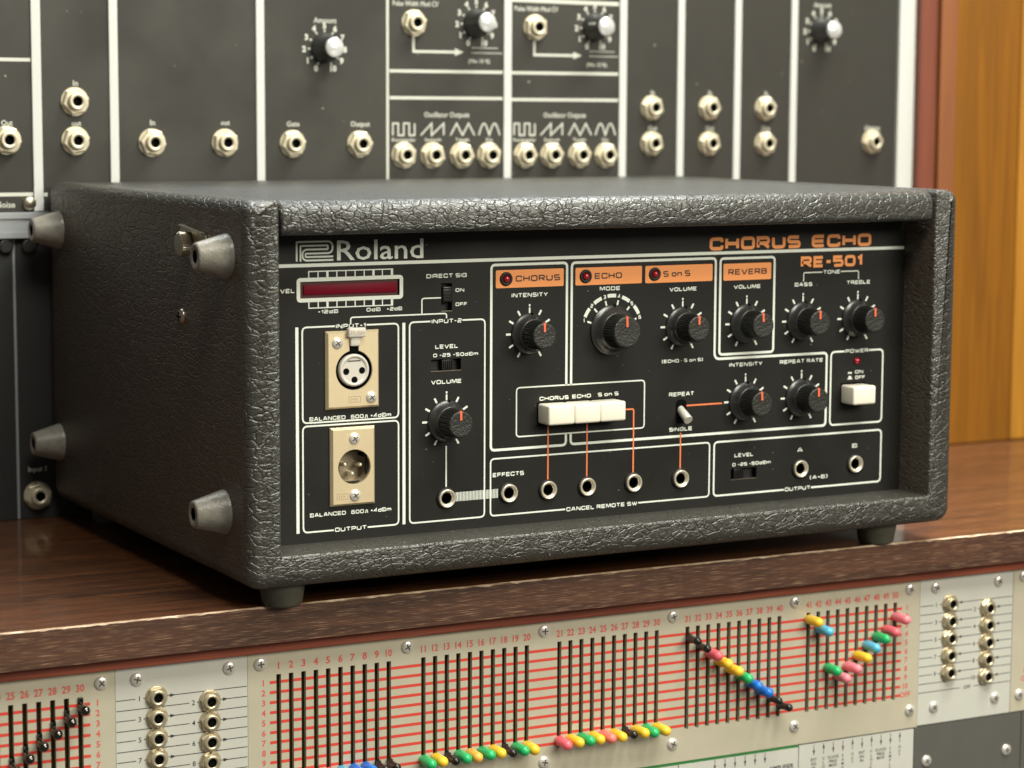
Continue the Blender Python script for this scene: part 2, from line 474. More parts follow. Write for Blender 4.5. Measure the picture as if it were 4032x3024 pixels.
# ------------------------------------------------------------------ squared stroke lettering (wide grotesque as on the panel)
# each glyph: (width, [ (points, radius, closed) ]) on a unit-high cell
q = 0.28
GL = {
    'A': (1.15, [([(0, 0), (.44, 1), (.71, 1), (1.15, 0)], 0, 0), ([(.22, .3), (.93, .3)], 0, 0)]),
    'B': (1.05, [([(0, .52), (1, .52), (1, 1), (0, 1), (0, 0), (1.05, 0), (1.05, .52), (.6, .52)], [0, .2, .2, 0, 0, .2, .2, 0], 0)]),
    'C': (1.05, [([(1.05, .68), (1.05, 1), (0, 1), (0, 0), (1.05, 0), (1.05, .32)], q, 0)]),
    'D': (1.1, [([(0, 0), (0, 1), (1.1, 1), (1.1, 0)], [0, 0, .34, .34], 1)]),
    'E': (.98, [([(.98, 1), (0, 1), (0, 0), (.98, 0)], 0, 0), ([(0, .5), (.9, .5)], 0, 0)]),
    'e': (1.05, [([(1.05, 1), (0, 1), (0, 0), (1.05, 0)], q, 0), ([(0, .5), (1.0, .5)], 0, 0)]),
    'F': (.95, [([(.95, 1), (0, 1), (0, 0)], 0, 0), ([(0, .5), (.86, .5)], 0, 0)]),
    'G': (1.08, [([(1.05, .7), (1.05, 1), (0, 1), (0, 0), (1.08, 0), (1.08, .47), (.6, .47)], [0, q, q, q, .15, 0, 0], 0)]),
    'H': (1.08, [([(0, 0), (0, 1)], 0, 0), ([(1.08, 0), (1.08, 1)], 0, 0), ([(0, .5), (1.08, .5)], 0, 0)]),
    'I': (.0, [([(0, 0), (0, 1)], 0, 0)]),
    'L': (.92, [([(0, 1), (0, 0), (.92, 0)], 0, 0)]),
    'M': (1.3, [([(0, 0), (0, 1), (.2, 1), (.65, .1), (1.1, 1), (1.3, 1), (1.3, 0)], 0, 0)]),
    'N': (1.1, [([(0, 0), (0, 1), (.12, 1), (.98, 0), (1.1, 0), (1.1, 1)], 0, 0)]),
    'O': (1.1, [([(0, 0), (1.1, 0), (1.1, 1), (0, 1)], q, 1)]),
    'P': (1.02, [([(0, 0), (0, 1), (1.02, 1), (1.02, .42), (0, .42)], [0, 0, .25, .25, 0], 0)]),
    'R': (1.05, [([(0, 0), (0, 1), (1.02, 1), (1.02, .45), (0, .45)], [0, 0, .25, .25, 0], 0), ([(.5, .45), (1.08, 0)], 0, 0)]),
    'S': (1.05, [([(1.02, 1), (0, 1), (0, .5), (1.05, .5), (1.05, 0), (0, 0)], .2, 0)]),
    'T': (1.02, [([(0, 1), (1.02, 1)], 0, 0), ([(.51, 1), (.51, 0)], 0, 0)]),
    'U': (1.08, [([(0, 1), (0, 0), (1.08, 0), (1.08, 1)], q, 0)]),
    'V': (1.12, [([(0, 1), (.5, 0), (.62, 0), (1.12, 1)], 0, 0)]),
    'W': (1.5, [([(0, 1), (.35, 0), (.45, 0), (.75, .8), (1.05, 0), (1.15, 0), (1.5, 1)], 0, 0)]),
    'Y': (1.1, [([(0, 1), (.55, .45), (1.1, 1)], 0, 0), ([(.55, .45), (.55, 0)], 0, 0)]),
    '0': (1.02, [([(0, 0), (1.02, 0), (1.02, 1), (0, 1)], q, 1)]),
    '1': (.36, [([(0, .78), (.36, 1), (.36, 0)], 0, 0)]),
    '2': (.98, [([(0, 1), (.98, 1), (.98, .5), (0, .5), (0, 0), (.98, 0)], [0, .24, .2, .2, 0, 0], 0)]),
    '3': (.98, [([(0, 1), (.98, 1), (.98, 0), (0, 0)], .22, 0), ([(.3, .5), (.98, .5)], 0, 0)]),
    '4': (1.0, [([(.75, 0), (.75, 1), (0, .3), (1.0, .3)], 0, 0)]),
    '5': (.98, [([(.95, 1), (0, 1), (0, .58), (.98, .58), (.98, 0), (0, 0)], [0, 0, 0, .24, .24, 0], 0)]),
    '6': (.98, [([(.95, 1), (0, 1), (0, 0), (.98, 0), (.98, .56), (0, .56)], [0, .25, .25, .2, .2, 0], 0)]),
    '-': (.5, [([(0, .48), (.5, .48)], 0, 0)]),
    '+': (.6, [([(0, .48), (.6, .48)], 0, 0), ([(.3, .2), (.3, .78)], 0, 0)]),
    '.': (.2, [([(0, .48), (.2, .48)], 0, 0)]),
    '(': (.25, [([(.25, 1.05), (0, 1.05), (0, -.05), (.25, -.05)], .2, 0)]),
    ')': (.25, [([(0, 1.05), (.25, 1.05), (.25, -.05), (0, -.05)], .2, 0)]),
    'd': (.9, [([(.9, 1), (.9, 0)], 0, 0), ([(.9, .66), (0, .66), (0, 0), (.9, 0)], [0, .2, .2, 0], 0)]),
    'm': (1.3, [([(0, 0), (0, .66), (1.3, .66), (1.3, 0)], [0, 0, .2, 0], 0), ([(.65, .66), (.65, 0)], 0, 0)]),
    'o': (.9, [([(0, 0), (.9, 0), (.9, .68), (0, .68)], .22, 1)]),
    'n': (.85, [([(0, 0), (0, .66), (.85, .66), (.85, 0)], [0, 0, .22, 0], 0)]),
    'w': (1.0, [([(0, 0), (.35, 0), (.35, .8), (.85, .8), (.85, 0), (1.1, 0)], [0, .1, .3, .3, .1, 0], 0)]),   # ohm sign
}


def stext(mb, txt, x0, x1, z0, z1, y=-0.10, t=0.23, mi=0, gap=0.46):
    h0 = z1 - z0
    adv = []; xx = 0.0
    for ch in txt:
        if ch == ' ': xx += 0.55; adv.append(None); continue
        adv.append(xx); xx += GL[ch][0] + gap
    tot = xx - gap
    w = t * h0
    kx = (x1 - x0 - w) / tot
    h = h0 - w
    i = 0
    for ch, a in zip(txt, adv):
        if a is None: continue
        for pts, r, cl in GL[ch][1]:
            P = rounded(pts, r, bool(cl), 4) if r else pts
            P = [(x0 + w / 2 + (a + p[0]) * kx, z0 + w / 2 + p[1] * h) for p in P]
            mb.ribbon(P, w, y - 0.012 * (i % 5), bool(cl), mi)
            i += 1


_font_cache = {}


def ftext(mb, txt, cx, cz, h, y, w=None, mi=0, bold=0.0, align='c', sx=1.0):
    """built-in font; h = cap height; fitted to width w if given; in XZ plane"""
    key = (txt, bold)
    if key not in _font_cache:
        cu = bpy.data.curves.new('t', 'FONT')
        cu.body = txt; cu.size = 1.0; cu.offset = bold; cu.resolution_u = 2
        ob = bpy.data.objects.new('t', cu)
        me = bpy.data.meshes.new_from_object(ob)
        _font_cache[key] = ([v.co[:] for v in me.vertices], [list(p.vertices) for p in me.polygons])
        bpy.data.objects.remove(ob); bpy.data.curves.remove(cu); bpy.data.meshes.remove(me)
    vs, fs = _font_cache[key]
    if not vs: return
    xa = min(v[0] for v in vs); xb = max(v[0] for v in vs)
    k = h / 0.69
    kx = k * sx if w is None else w / (xb - xa)
    if align == 'c': ox = cx - (xa + xb) / 2 * kx
    elif align == 'r': ox = cx - xb * kx
    else: ox = cx - xa * kx
    mb.add([(ox + v[0] * kx, y, cz - h / 2 + v[1] * k) for v in vs], fs, mi)


# =================================================================== THE TAPE ECHO UNIT
ROOT = Vector((184, 130, -173))
unit = empty('tape_echo_unit', ROOT)
tag(unit, 'black vinyl-covered tape echo unit with knobs, jacks and orange labels standing on the wooden console', 'echo unit')


def upart(mb, name, mats, loc=(0, 0, 0), fix=True):
    return mb.build(name, mats, unit, Vector(loc) - ROOT, fix)


XL, XI, XJ, XR = -39.0, -20.8, 388.5, 406.7
ZT, ZI, ZB = 34.6, -144.2, -161.0
YF, YB = -28.0, 292.0

# --- U-shaped cabinet: one contour carried from front to back with rounded front and rear edges
cont = [(XL, ZT), (XL, ZB), (XR, ZB), (XR, ZT), (XJ, ZT), (XJ, ZI), (XI, ZI), (XI, ZT)]
crad = [6.5, 9.0, 9.0, 6.5, 2.5, 0.8, 0.8, 2.5]
n_c = len(cont); C2 = []; RR = []
for i in range(n_c):
    p = Vector(cont[i]); a = Vector(cont[i - 1]) - p; b_ = Vector(cont[(i + 1) % n_c]) - p
    a.normalize(); b_.normalize()
    r_ = crad[i]; cen = p + (a + b_) * r_
    for k in range(7):
        t = k / 6 * PI / 2
        C2.append(cen - a * r_ * math.sin(t) - b_ * r_ * math.cos(t))   # from tangent on a-side to b-side
        RR.append(7.5 if i < 4 else 1.6)
nn = len(C2)
nrm = []
for i in range(nn):
    d = (C2[(i + 1) % nn] - C2[i - 1])
    d.normalize(); nrm.append(Vector((-d.y, d.x)))     # inward for this winding
area2 = sum(C2[i].x * C2[(i + 1) % nn].y - C2[(i + 1) % nn].x * C2[i].y for i in range(nn))
sg = 1 if area2 > 0 else -1
mb = MB(); rings = []
K = 6
for side in (0, 1):
    seq = range(K + 1) if side == 0 else range(K, -1, -1)
    for k in seq:
        th = k / K * PI / 2
        ring = []
        for i in range(nn):
            r_ = RR[i]
            off = r_ * (1 - math.sin(th)); dep = r_ * (1 - math.cos(th))
            pt = C2[i] + nrm[i] * sg * off
            y = YF + dep if side == 0 else YB - dep
            ring.append((pt.x, y, pt.y))
        rings.append(ring)
vs = [p for r_ in rings for p in r_]
fs = []
for j in range(len(rings) - 1):
    for i in range(nn):
        i2 = (i + 1) % nn
        fs.append((j * nn + i, j * nn + i2, (j + 1) * nn + i2, (j + 1) * nn + i))
mb.add(vs, fs, 0, True)
mb.add(rings[0], [list(range(nn))], 0, True)
mb.add(rings[-1], [list(range(nn))], 0, True)
o = upart(mb, 'cabinet_shell', [M['tolex'], M['tolex_side']])
bm = bmesh.new(); bm.from_mesh(o.data); bmesh.ops.remove_doubles(bm, verts=bm.verts, dist=1e-7)
bmesh.ops.recalc_face_normals(bm, faces=bm.faces)
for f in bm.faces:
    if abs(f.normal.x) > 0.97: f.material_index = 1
bm.to_mesh(o.data); bm.free()

# folded vinyl joins at the lower corners
for sx, xx in ((1, XI), (-1, XJ)):
    mb = MB()
    mb.ribbon([(xx, ZI), (xx - sx * 3.5, ZI - 4.6), (xx - sx * 8.2, ZI - 7.2)], 0.45, YF - 0.04)
    upart(mb, 'vinyl_fold', M['black'], fix=False)
# --- lid between the side panels
prof = rounded([(YF, 16.8), (YF, 34.2), (290, 34.2), (290, 16.8)], [4.0, 9.5, 6, 2], True, 8)
x0, x1 = XI + 1.0, XJ - 1.7
mb = MB()
nl = len(prof)
rr = 1.5
lay = [(x0, rr), (x0 + 0.45, 0.45), (x0 + rr, 0), (x1 - rr, 0), (x1 - 0.45, 0.45), (x1, rr)]
vs = []
pc = Vector((130, 25.5))
for X, ins in lay:
    for (py, pz) in prof:
        vs.append((X, py + (ins if py < 0 else -ins if py > 280 else 0), pz - (ins if pz > 30 else -ins if pz < 20 else 0)))
fs = [(j * nl + i, j * nl + (i + 1) % nl, (j + 1) * nl + (i + 1) % nl, (j + 1) * nl + i) for j in range(len(lay) - 1) for i in range(nl)]
mb.add(vs, fs, 0, True)
mb.add(vs[:nl], [list(range(nl))]); mb.add(vs[-nl:], [list(range(nl))])
upart(mb, 'lid', M['tolex_lid'])
mb = MB(); mb.box(XI - 0.5, XJ + 0.5, 284, 289, ZI - 1, 17.5); upart(mb, 'back_panel', M['black'])

# --- front panel with real openings
holes = [(2.2, 58.3, -17.0, -8.4), (82.8, 89.2, -26.2, -11.6), (76.8, 94.6, -58.0, -51.8), (268.0, 285.7, -129.7, -123.5), (23.5, 39.0, -113.5, -97.5)]
JX = [(85.75, -126.5), (123.5, -126.5), (147.9, -126.6), (172.55, -126.6), (202.5, -126.6), (233.55, -126.5), (315.9, -126.6), (355.2, -126.5)]
holes += [(x - 3.3, x + 3.3, z - 3.3, z + 3.3) for x, z in JX]


def holed_plate(mb, x0, x1, z0, z1, yf, yb, holes, mi=0):
    xs = sorted({x0, x1, *[h[0] for h in holes], *[h[1] for h in holes]})
    zs = sorted({z0, z1, *[h[2] for h in holes], *[h[3] for h in holes]})
    inh = lambda x, z: any(h[0] < x < h[1] and h[2] < z < h[3] for h in holes)
    for i in range(len(xs) - 1):
        for j in range(len(zs) - 1):
            if inh((xs[i] + xs[i + 1]) / 2, (zs[j] + zs[j + 1]) / 2): continue
            mb.add([(xs[i], yf, zs[j]), (xs[i + 1], yf, zs[j]), (xs[i + 1], yf, zs[j + 1]), (xs[i], yf, zs[j + 1])], [(0, 1, 2, 3)], mi)
    for (a, b_, c, d) in holes:
        mb.add([(a, yf, c), (b_, yf, c), (b_, yf, d), (a, yf, d), (a, yb, c), (b_, yb, c), (b_, yb, d), (a, yb, d)],
               [(0, 4, 5, 1), (1, 5, 6, 2), (2, 6, 7, 3), (3, 7, 4, 0)], mi)
    mb.add([(x0, yf, z0), (x1, yf, z0), (x1, yf, z1), (x0, yf, z1), (x0, yb, z0), (x1, yb, z0), (x1, yb, z1), (x0, yb, z1)],
           [(0, 4, 5, 1), (1, 5, 6, 2), (2, 6, 7, 3), (3, 7, 4, 0)], mi)


mb = MB(); holed_plate(mb, XI, XJ, ZI, 22.0, 0, 2.0, holes)
panel = upart(mb, 'front_panel', M['panel'], fix=False)
mb = MB(); mb.box(XI, XJ, 9, 11, ZI, 22); upart(mb, 'inner_chassis', M['hole'])

YP = -0.06
# white lines and frames
L_ = MB()


def flush(name):
    global L_
    upart(L_, name, M['print'], fix=False)
    L_ = MB()


L_.ribbon([(-20.5, 0), (387.9, 0)], 1.75, YP); flush('printed_line')
L_.ribbon([(0.1, -31.6), (0.1, -138.6)], 1.7, YP); flush('printed_line')
L_.ribbon([(60.85, -31.6), (60.85, -138.6)], 1.7, YP); flush('printed_line')


def gapframe(x0, x1, z0, z1, r, w, edge=None, a=0, b_=0):
    if edge is None:
        L_.ribbon(frame_pts(x0, x1, z0, z1, r), w, YP, True)
    elif edge == 'top':
        L_.ribbon(rounded([(b_, z1), (x1, z1), (x1, z0), (x0, z0), (x0, z1), (a, z1)], r, False), w, YP)
    else:
        L_.ribbon(rounded([(b_, z0), (x1, z0), (x1, z1), (x0, z1), (x0, z0), (a, z0)], r, False), w, YP)
    flush('printed_frame')


gapframe(3.1, 57.7, -81.3, -31.8, 2.6, 0.85, 'top', 21.3, 39.4)
gapframe(3.1, 57.7, -138.4, -83.0, 2.6, 0.85, 'bot', 20.3, 39.7)
gapframe(64.2, 108.9, -138.4, -31.5, 2.6, 0.85, 'top', 76.4, 95.4)
gapframe(128.3, 209.4, -96.2, -69.5, 2.2, 0.75)
gapframe(112.6, 253.2, -138.3, -107.3, 2.4, 0.85, 'bot', 159.1, 206.1)
gapframe(256.3, 374.3, -138.3, -107.4, 2.6, 1.05, 'bot', 305.0, 324.2)
gapframe(336.7, 374.2, -102.5, -59.6, 2.8, 1.05, 'top', 346.4, 364.0)
gapframe(258.8, 295.7, -57.5, -3.2, 2.2, 1.4)
L_.ribbon(rounded([(159.2, -69.6), (159.2, -2.8), (112.7, -2.8), (112.7, -102.6), (159.2, -102.6), (159.2, -96.4)], 2.4, False), 1.4, YP); flush('printed_frame')
L_.ribbon(rounded([(162.2, -69.6), (162.2, -2.9), (255.6, -2.9), (255.6, -59.9), (333.6, -59.9), (333.6, -102.4), (162.2, -102.4), (162.2, -96.4)],
                  [0, 2.4, 2.4, 3.6, 2.4, 2.4, 2.4, 0], False), 1.4, YP); flush('printed_frame')
# signal brackets
L_.ribbon(rounded([(82.6, -19.2), (71.4, -19.2), (71.4, -27.2)], 1.4, False), 0.7, YP); flush('printed_line')
L_.ribbon(rounded([(30.3, -31.2), (30.3, -27.6), (85.9, -27.6), (85.9, -30.2)], 1.4, False), 0.7, YP - 0.02); flush('printed_line')
L_.ribbon(rounded([(316.1, -17.9), (316.1, -12.8), (329.2, -12.8)], 1.0, False), 0.6, YP); flush('printed_line')
L_.ribbon(rounded([(342.4, -12.8), (355.2, -12.8), (355.2, -17.6)], 1.0, False), 0.6, YP); flush('printed_line')
# meter frame and scales
L_.ribbon(frame_pts(1.15, 59.45, -17.9, -7.4, 1.2), 2.0, YP, True)
for zz, z2 in ((-3.2, -6.5), (-22.0, -18.8)):
    L_.ribbon([(6.6, zz), (54.6, zz)], 0.55, YP - 0.02)
    for i, xx in enumerate((6.9, 12.1, 17.3, 22.6, 27.7, 32.9, 38.1, 43.4, 48.5, 54.0)):
        L_.ribbon([(xx, zz), (xx, z2)], 1.3 if i in (2, 7, 9) else 0.6, YP)
flush('meter_scale')
L_.ribbon([(85.8, -98.3), (85.8, -120.4)], 0.8, YP); flush('printed_line')
for i in range(30):
    xx = 91.8 + i * 0.865
    L_.ribbon([(xx, -123.8), (xx, -128.7)], 0.46, YP - 0.02)

flush('hatched_link')

# knob scales
def ticks(cx, cz, R=14.4, ln=2.9):
    for k in range(11):
        if k == 5: continue
        a = math.radians(240 - 30 * k)
        L_.ribbon([(cx + R * math.cos(a), cz + R * math.sin(a)), (cx + (R - ln) * math.cos(a), cz + (R - ln) * math.sin(a))], 1.1, YP)
    L_.ribbon([(cx, cz + 14.2), (cx, cz + 10.5)], 0.95, YP)
    L_.ribbon([(cx, cz + 15.9), (cx, cz + 14.75)], 0.95, YP)
    flush('dial_scale')


KN = [(86.0, -85.0), (136.1, -40.4), (233.9, -40.4), (277.0, -40.5), (316.0, -40.5), (355.0, -40.5), (277.0, -85.0), (316.0, -85.0)]
for k in KN: ticks(*k)
MC = (188.0, -40.5)
MA = [162, 133.6, 105.2, 76.8, 48.4, 20.0]
for i in range(5):
    a0, a1 = MA[i] - 6, MA[i + 1] + 6
    L_.ribbon([(MC[0] + 18.9 * math.cos(math.radians(a0 + (a1 - a0) * t / 8)), MC[1] + 18.9 * math.sin(math.radians(a0 + (a1 - a0) * t / 8))) for t in range(9)], 2.0, YP)
for a in MA:
    a = math.radians(a)
    L_.ribbon([(MC[0] + 16.6 * math.cos(a), MC[1] + 16.6 * math.sin(a)), (MC[0] + 13 * math.cos(a), MC[1] + 13 * math.sin(a))], 1.0, YP)
flush('dial_scale')
# maker's mark: two nested lines
A_ = rounded([(0.3, 2.1), (0.3, 12.0), (20.3, 12.0), (20.3, 6.0), (5.2, 6.0), (5.2, 4.25), (20.6, 4.25)], [0, 0.3, 3.2, 3.2, .3, .3, 0], False, 8)
B_ = rounded([(2.4, 2.1), (2.4, 10.0), (17.6, 10.0), (17.6, 8.05), (3.5, 8.05), (3.5, 2.45), (20.7, 2.45)], [0, .3, .3, .3, 3.0, 3.0, 0], False, 8)
L_.ribbon(A_, 0.95, YP); L_.ribbon(B_, 0.95, YP - 0.02)
flush('maker_mark')

# white lettering
T = MB()
for t_ in [('LEVEL', -14.5, -0.9, -13.9, -11.7), ('DIRECT SIG', 74.0, 97.9, -8.7, -6.5), ('ON', 91.2, 96.4, -16.4, -14.5), ('OFF', 91.2, 98.1, -23.9, -22.0),
           ('INPUT-1', 21.9, 38.8, -33.0, -30.8), ('INPUT-2', 77.1, 94.9, -32.7, -30.5), ('OUTPUT', 20.9, 39.1, -139.4, -137.2),
           ('BALANCED', 6.8, 27.2, -80.5, -78.4), ('600w +4dBm', 30.2, 53.4, -80.5, -78.4), ('BALANCED', 6.8, 27.2, -130.7, -128.6), ('600w +4dBm', 30.2, 53.4, -130.7, -128.6),
           ('LEVEL', 79.2, 92.8, -46.2, -44.0), ('0 -25 -50dBm', 78.0, 104.8, -50.6, -48.7), ('VOLUME', 76.8, 94.9, -65.0, -62.8),
           ('-12dB', 11.9, 23.3, -25.0, -23.1), ('0dB', 39.3, 47.4, -24.9, -23.0), ('+2dB', 50.9, 59.9, -24.9, -23.0),
           ('INTENSITY', 125.0, 147.3, -20.6, -18.3), ('MODE', 179.9, 192.9, -18.7, -16.5), ('VOLUME', 225.0, 243.0, -20.6, -18.4), ('VOLUME', 268.0, 286.2, -20.6, -18.4),
           ('(ECHO . S on S)', 220.6, 247.7, -60.6, -58.7), ('TONE', 329.8, 341.8, -13.9, -11.7), ('BASS', 309.9, 322.2, -20.6, -18.4), ('TREBLE', 346.7, 363.7, -20.5, -18.3),
           ('CHORUS', 142.5, 160.7, -77.3, -75.2), ('ECHO', 163.0, 174.8, -77.2, -75.1), ('S on S', 179.3, 192.5, -77.0, -74.9),
           ('REPEAT', 225.5, 242.2, -79.7, -77.4), ('SINGLE', 225.9, 241.2, -99.5, -97.3), ('EFFECTS', 113.9, 133.1, -117.3, -115.0),
           ('CANCEL REMOTE SW', 159.8, 205.4, -139.5, -137.3), ('INTENSITY', 265.7, 288.4, -64.9, -62.7), ('REPEAT RATE', 300.5, 330.9, -64.9, -62.7),
           ('POWER', 347.0, 363.5, -60.7, -58.5), ('ON', 354.1, 360.0, -73.0, -71.1), ('OFF', 354.3, 361.4, -76.3, -74.4),
           ('LEVEL', 270.2, 283.2, -117.0, -114.8), ('0 -25 -50dBm', 268.8, 295.3, -122.2, -120.3), ('A', 313.9, 317.8, -116.9, -114.5), ('B', 353.2, 356.9, -116.9, -114.5),
           ('(A+B)', 323.3, 335.7, -133.5, -131.4), ('OUTPUT', 305.6, 323.6, -139.3, -137.1)]:
    T = MB(); stext(T, *t_, y=-0.10); upart(T, 'lettering', M['print'], fix=False)
T = MB()
for i, a in enumerate(MA):
    ra = math.radians(a); cx, cz = MC[0] + 18.9 * math.cos(ra), MC[1] + 18.9 * math.sin(ra)
    wd = 0.8 if i == 0 else 1.7
    stext(T, str(i + 1), cx - wd / 2, cx + wd / 2, cz - 1.1, cz + 1.1, y=-0.10)
upart(T, 'dial_numbers', M['print'], fix=False)
T = MB()
# push-in / push-out symbols
T.poly([(348.8, -72.9), (352.1, -72.9), (351.6, -72.0), (349.3, -72.0)], -0.1)
T.poly([(348.8, -76.2), (352.2, -76.2), (352.2, -75.6), (348.8, -75.6)], -0.1); T.poly([(349.5, -75.5), (351.5, -75.5), (351.5, -74.3), (349.5, -74.3)], -0.1)
upart(T, 'switch_symbols', M['print'], fix=False)
T = MB()
ftext(T, 'Roland', 47.5, 7.25, 10.1, -0.1, w=49.5, bold=0.008)
upart(T, 'maker_name', M['print'], fix=False)
T = MB()
stext(T, 'CHORUS', 251.2, 313.4, 1.5, 8.9, y=-0.10, t=0.265); upart(T, 'orange_title', M['orange'], fix=False); T = MB()
stext(T, 'eCHO', 321.3, 363.8, 1.5, 8.9, y=-0.10, t=0.265); upart(T, 'orange_title', M['orange'], fix=False); T = MB()
stext(T, 'RE-501', 313.9, 357.5, -10.0, -3.4, y=-0.10, t=0.265)
upart(T, 'orange_title', M['orange'], fix=False)
T = MB()
for P in ([(148.0, -90.5), (148.0, -121)], [(172.6, -90.5), (172.6, -121)], rounded([(191.0, -85.2), (202.5, -85.2), (202.5, -121)], 1.2, False),
          [(233.55, -100.4), (233.55, -121)], [(237.2, -85.3), (261.2, -85.3)]):
    T = MB(); T.ribbon(P, 0.85, -0.10); upart(T, 'orange_line', M['orange_line'], fix=False)
for (x0, x1, z0, z1, txt, ta, tb) in [(115.4, 157.1, -15.3, -5.7, 'CHORUS', 127.4, 154.9), (164.5, 206.9, -15.35, -5.75, 'ECHO', 176.6, 194.0),
                                      (209.1, 253.5, -15.5, -5.95, 'S on S', 220.8, 238.6), (260.8, 293.4, -15.7, -6.2, 'REVERB', 264.1, 290.4)]:
    T = MB(); T.poly(frame_pts(x0, x1, z0, z1, 0.9), -0.05)
    lab = upart(T, 'label_plate', M['orange'], fix=False)
    T = MB(); zc = (z0 + z1) / 2
    stext(T, txt, ta, tb, zc - 1.65, zc + 1.65, y=-0.10, t=0.215)
    T.build('lettering', M['dark_text'], lab, fix=False)

# --- level meter
mb = MB(); mb.box(2.3, 58.2, 1.2, 2.6, -16.9, -8.5); met = upart(mb, 'level_meter', M['lens_rim'])
mb = MB(); mb.rbox(4.3, 57.2, 0.5, 1.6, -15.3, -10.1, 0.25, 2); mb.build('red_filter', M['red_lens'], met)


# --- knobs
def knob_meshes(k, rs, rg, rc, hs, ht, nfl):
    m1 = MB()
    m1.lathe([(rs, 0.3), (rs, 0.8), (rs - 0.2, 1.1), (rs * 0.94, 1.5), (rs * 0.88, 2.1), (rs * 0.82, 3.1), (rs * 0.775, 4.3), (rg + 0.3, hs - 0.2), (rg + 0.1, hs)], seg=64)
    skirt = m1.mesh('knob_skirt', [M['knob']])
    m2 = MB(); seg = nfl * 4; vs = []
    lev = [(rg, hs - 0.2), (rg * 0.985, hs + 0.5), (rc + 0.35, ht - 1.3), (rc + 0.1, ht - 0.5)]
    for j, (r_, h_) in enumerate(lev):
        for k_ in range(seg):
            a = 2 * PI * k_ / seg
            d = (0.0, 0.30, 0.42, 0.30)[k_ % 4] if 0 < j < 3 else 0.15
            vs.append(((r_ - d) * math.cos(a), -h_, (r_ - d) * math.sin(a)))
    fs = [(j * seg + i, j * seg + (i + 1) % seg, (j + 1) * seg + (i + 1) % seg, (j + 1) * seg + i) for j in range(3) for i in range(seg)]
    m2.add(vs, fs)
    grip = m2.mesh('knob_grip', [M['knobgrip']])
    m3 = MB()
    m3.lathe([(rc + 0.15, ht - 0.9), (rc + 0.1, ht - 0.35), (rc - 0.25, ht), (rc - 0.7, ht + 0.02), (rc * 0.5, ht - 0.12), (0.4, ht - 0.22), (0.05, ht - 0.22)], seg=48)
    cap = m3.mesh('knob_cap', [M['knobcap']])
    m4 = MB()
    m4.box(-0.6, 0.6, -ht - 0.10, -ht + 0.35, rc * 0.34, rc - 0.15)
    m4.box(-0.6, 0.6, -ht - 0.02, -ht + 1.6, rc - 0.2, rc + 0.28)
    ptr = m4.mesh('knob_pointer', [M['pointer']])
    m5 = MB(); m5.box(0.6, 1.7, -1.9, -0.2, rs - 1.5, rs + 0.12)
    notch = m5.mesh('skirt_notch', [M['hole']])
    for me in (skirt, grip, cap, ptr, notch):
        bm = bmesh.new(); bm.from_mesh(me); bmesh.ops.recalc_face_normals(bm, faces=bm.faces); bm.to_mesh(me); bm.free()
    return skirt, grip, cap, ptr, notch


kmesh = knob_meshes(0, 11.2, 8.0, 6.9, 6.0, 17.2, 36)
kbig = knob_meshes(1, 14.0, 9.6, 8.4, 6.5, 16.5, 42)
for i, (x, z) in enumerate(KN + [MC]):
    ms = kbig if i == 8 else kmesh
    kk = place('knob', ms[0], unit, Vector((x, 0, z)) - ROOT, rot=(0, random.uniform(-0.05, 0.05), 0))
    if i == 8:
        kk['label'] = 'large mode selector knob'
        kk.rotation_euler = (0, -0.04, 0)
    for nm, me in zip(('grip', 'cap', 'pointer', 'notch'), ms[1:]):
        place(nm, me, kk)

# --- jack sockets
jm = MB()
jm.lathe([(5.75, 0.0), (5.75, 0.7), (5.3, 1.1), (4.9, 1.15)], seg=40, mi=0, cap1=False)
jm.lathe([(4.95, 0.9), (4.95, 1.9), (4.7, 2.2), (4.3, 2.2), (3.1, 1.0), (3.0, 0.6)], seg=40, mi=1, cap1=False)
jm.lathe([(3.0, 0.6), (3.0, -8)], seg=40, mi=2)
jack = jm.mesh('jack_socket', [M['black'], M['nickel'], M['hole']])
for (x, z) in JX:
    place('jack_socket', jack, unit, Vector((x, 0, z)) - ROOT)
# the jack tubes run behind the panel: round openings are inside the bushings

# --- LEDs
def led(x, z, bezel):
    m = MB()
    if bezel:
        m.lathe([(3.75, 0), (3.75, 0.5), (3.3, 0.9), (2.3, 0.9), (2.0, 0.3)], seg=32, mi=0, cap1=False)
    m.lathe([(1.95, 0.2), (1.9, 0.8), (1.6, 1.4), (1.0, 1.85), (0.1, 2.0)], seg=24, mi=1)
    return m
for i, (x, z, bz) in enumerate([(121.6, -10.45, 1), (170.9, -10.5, 1), (215.2, -10.6, 1), (355.0, -65.5, 0)]):
    upart(led(x, z, bz), 'indicator_led', [M['black'], M['red_led']], (x, 0, z))


# --- screws (Phillips)
def screw_mesh(name, r, mat):
    m = MB()
    m.lathe([(r, 0), (r, 0.35), (r * 0.93, 0.75), (r * 0.75, 1.15), (r * 0.45, 1.4), (0.05, 1.5)], seg=28, mi=0)
    w = r * 0.20; l = r * 0.52
    for a in (0.6, 0.6 + PI / 2):
        ca, sa = math.cos(a), math.sin(a)
        P = [(l * ca - w / 2 * sa, l * sa + w / 2 * ca), (-l * ca - w / 2 * sa, -l * sa + w / 2 * ca), (-l * ca + w / 2 * sa, -l * sa - w / 2 * ca), (l * ca + w / 2 * sa, l * sa - w / 2 * ca)]
        vs = [(p[0], -1.42 if 0 else -1.2, p[1]) for p in P] + [(p[0], -1.53 if a < 1 else -1.55, p[1]) for p in P]
        m.add(vs, [(4, 5, 6, 7), (0, 1, 5, 4), (1, 2, 6, 5), (2, 3, 7, 6), (3, 0, 4, 7)], 1)
    return m.mesh(name, [mat, M['recess']])


scr = screw_mesh('screw', 3.1, M['screw'])


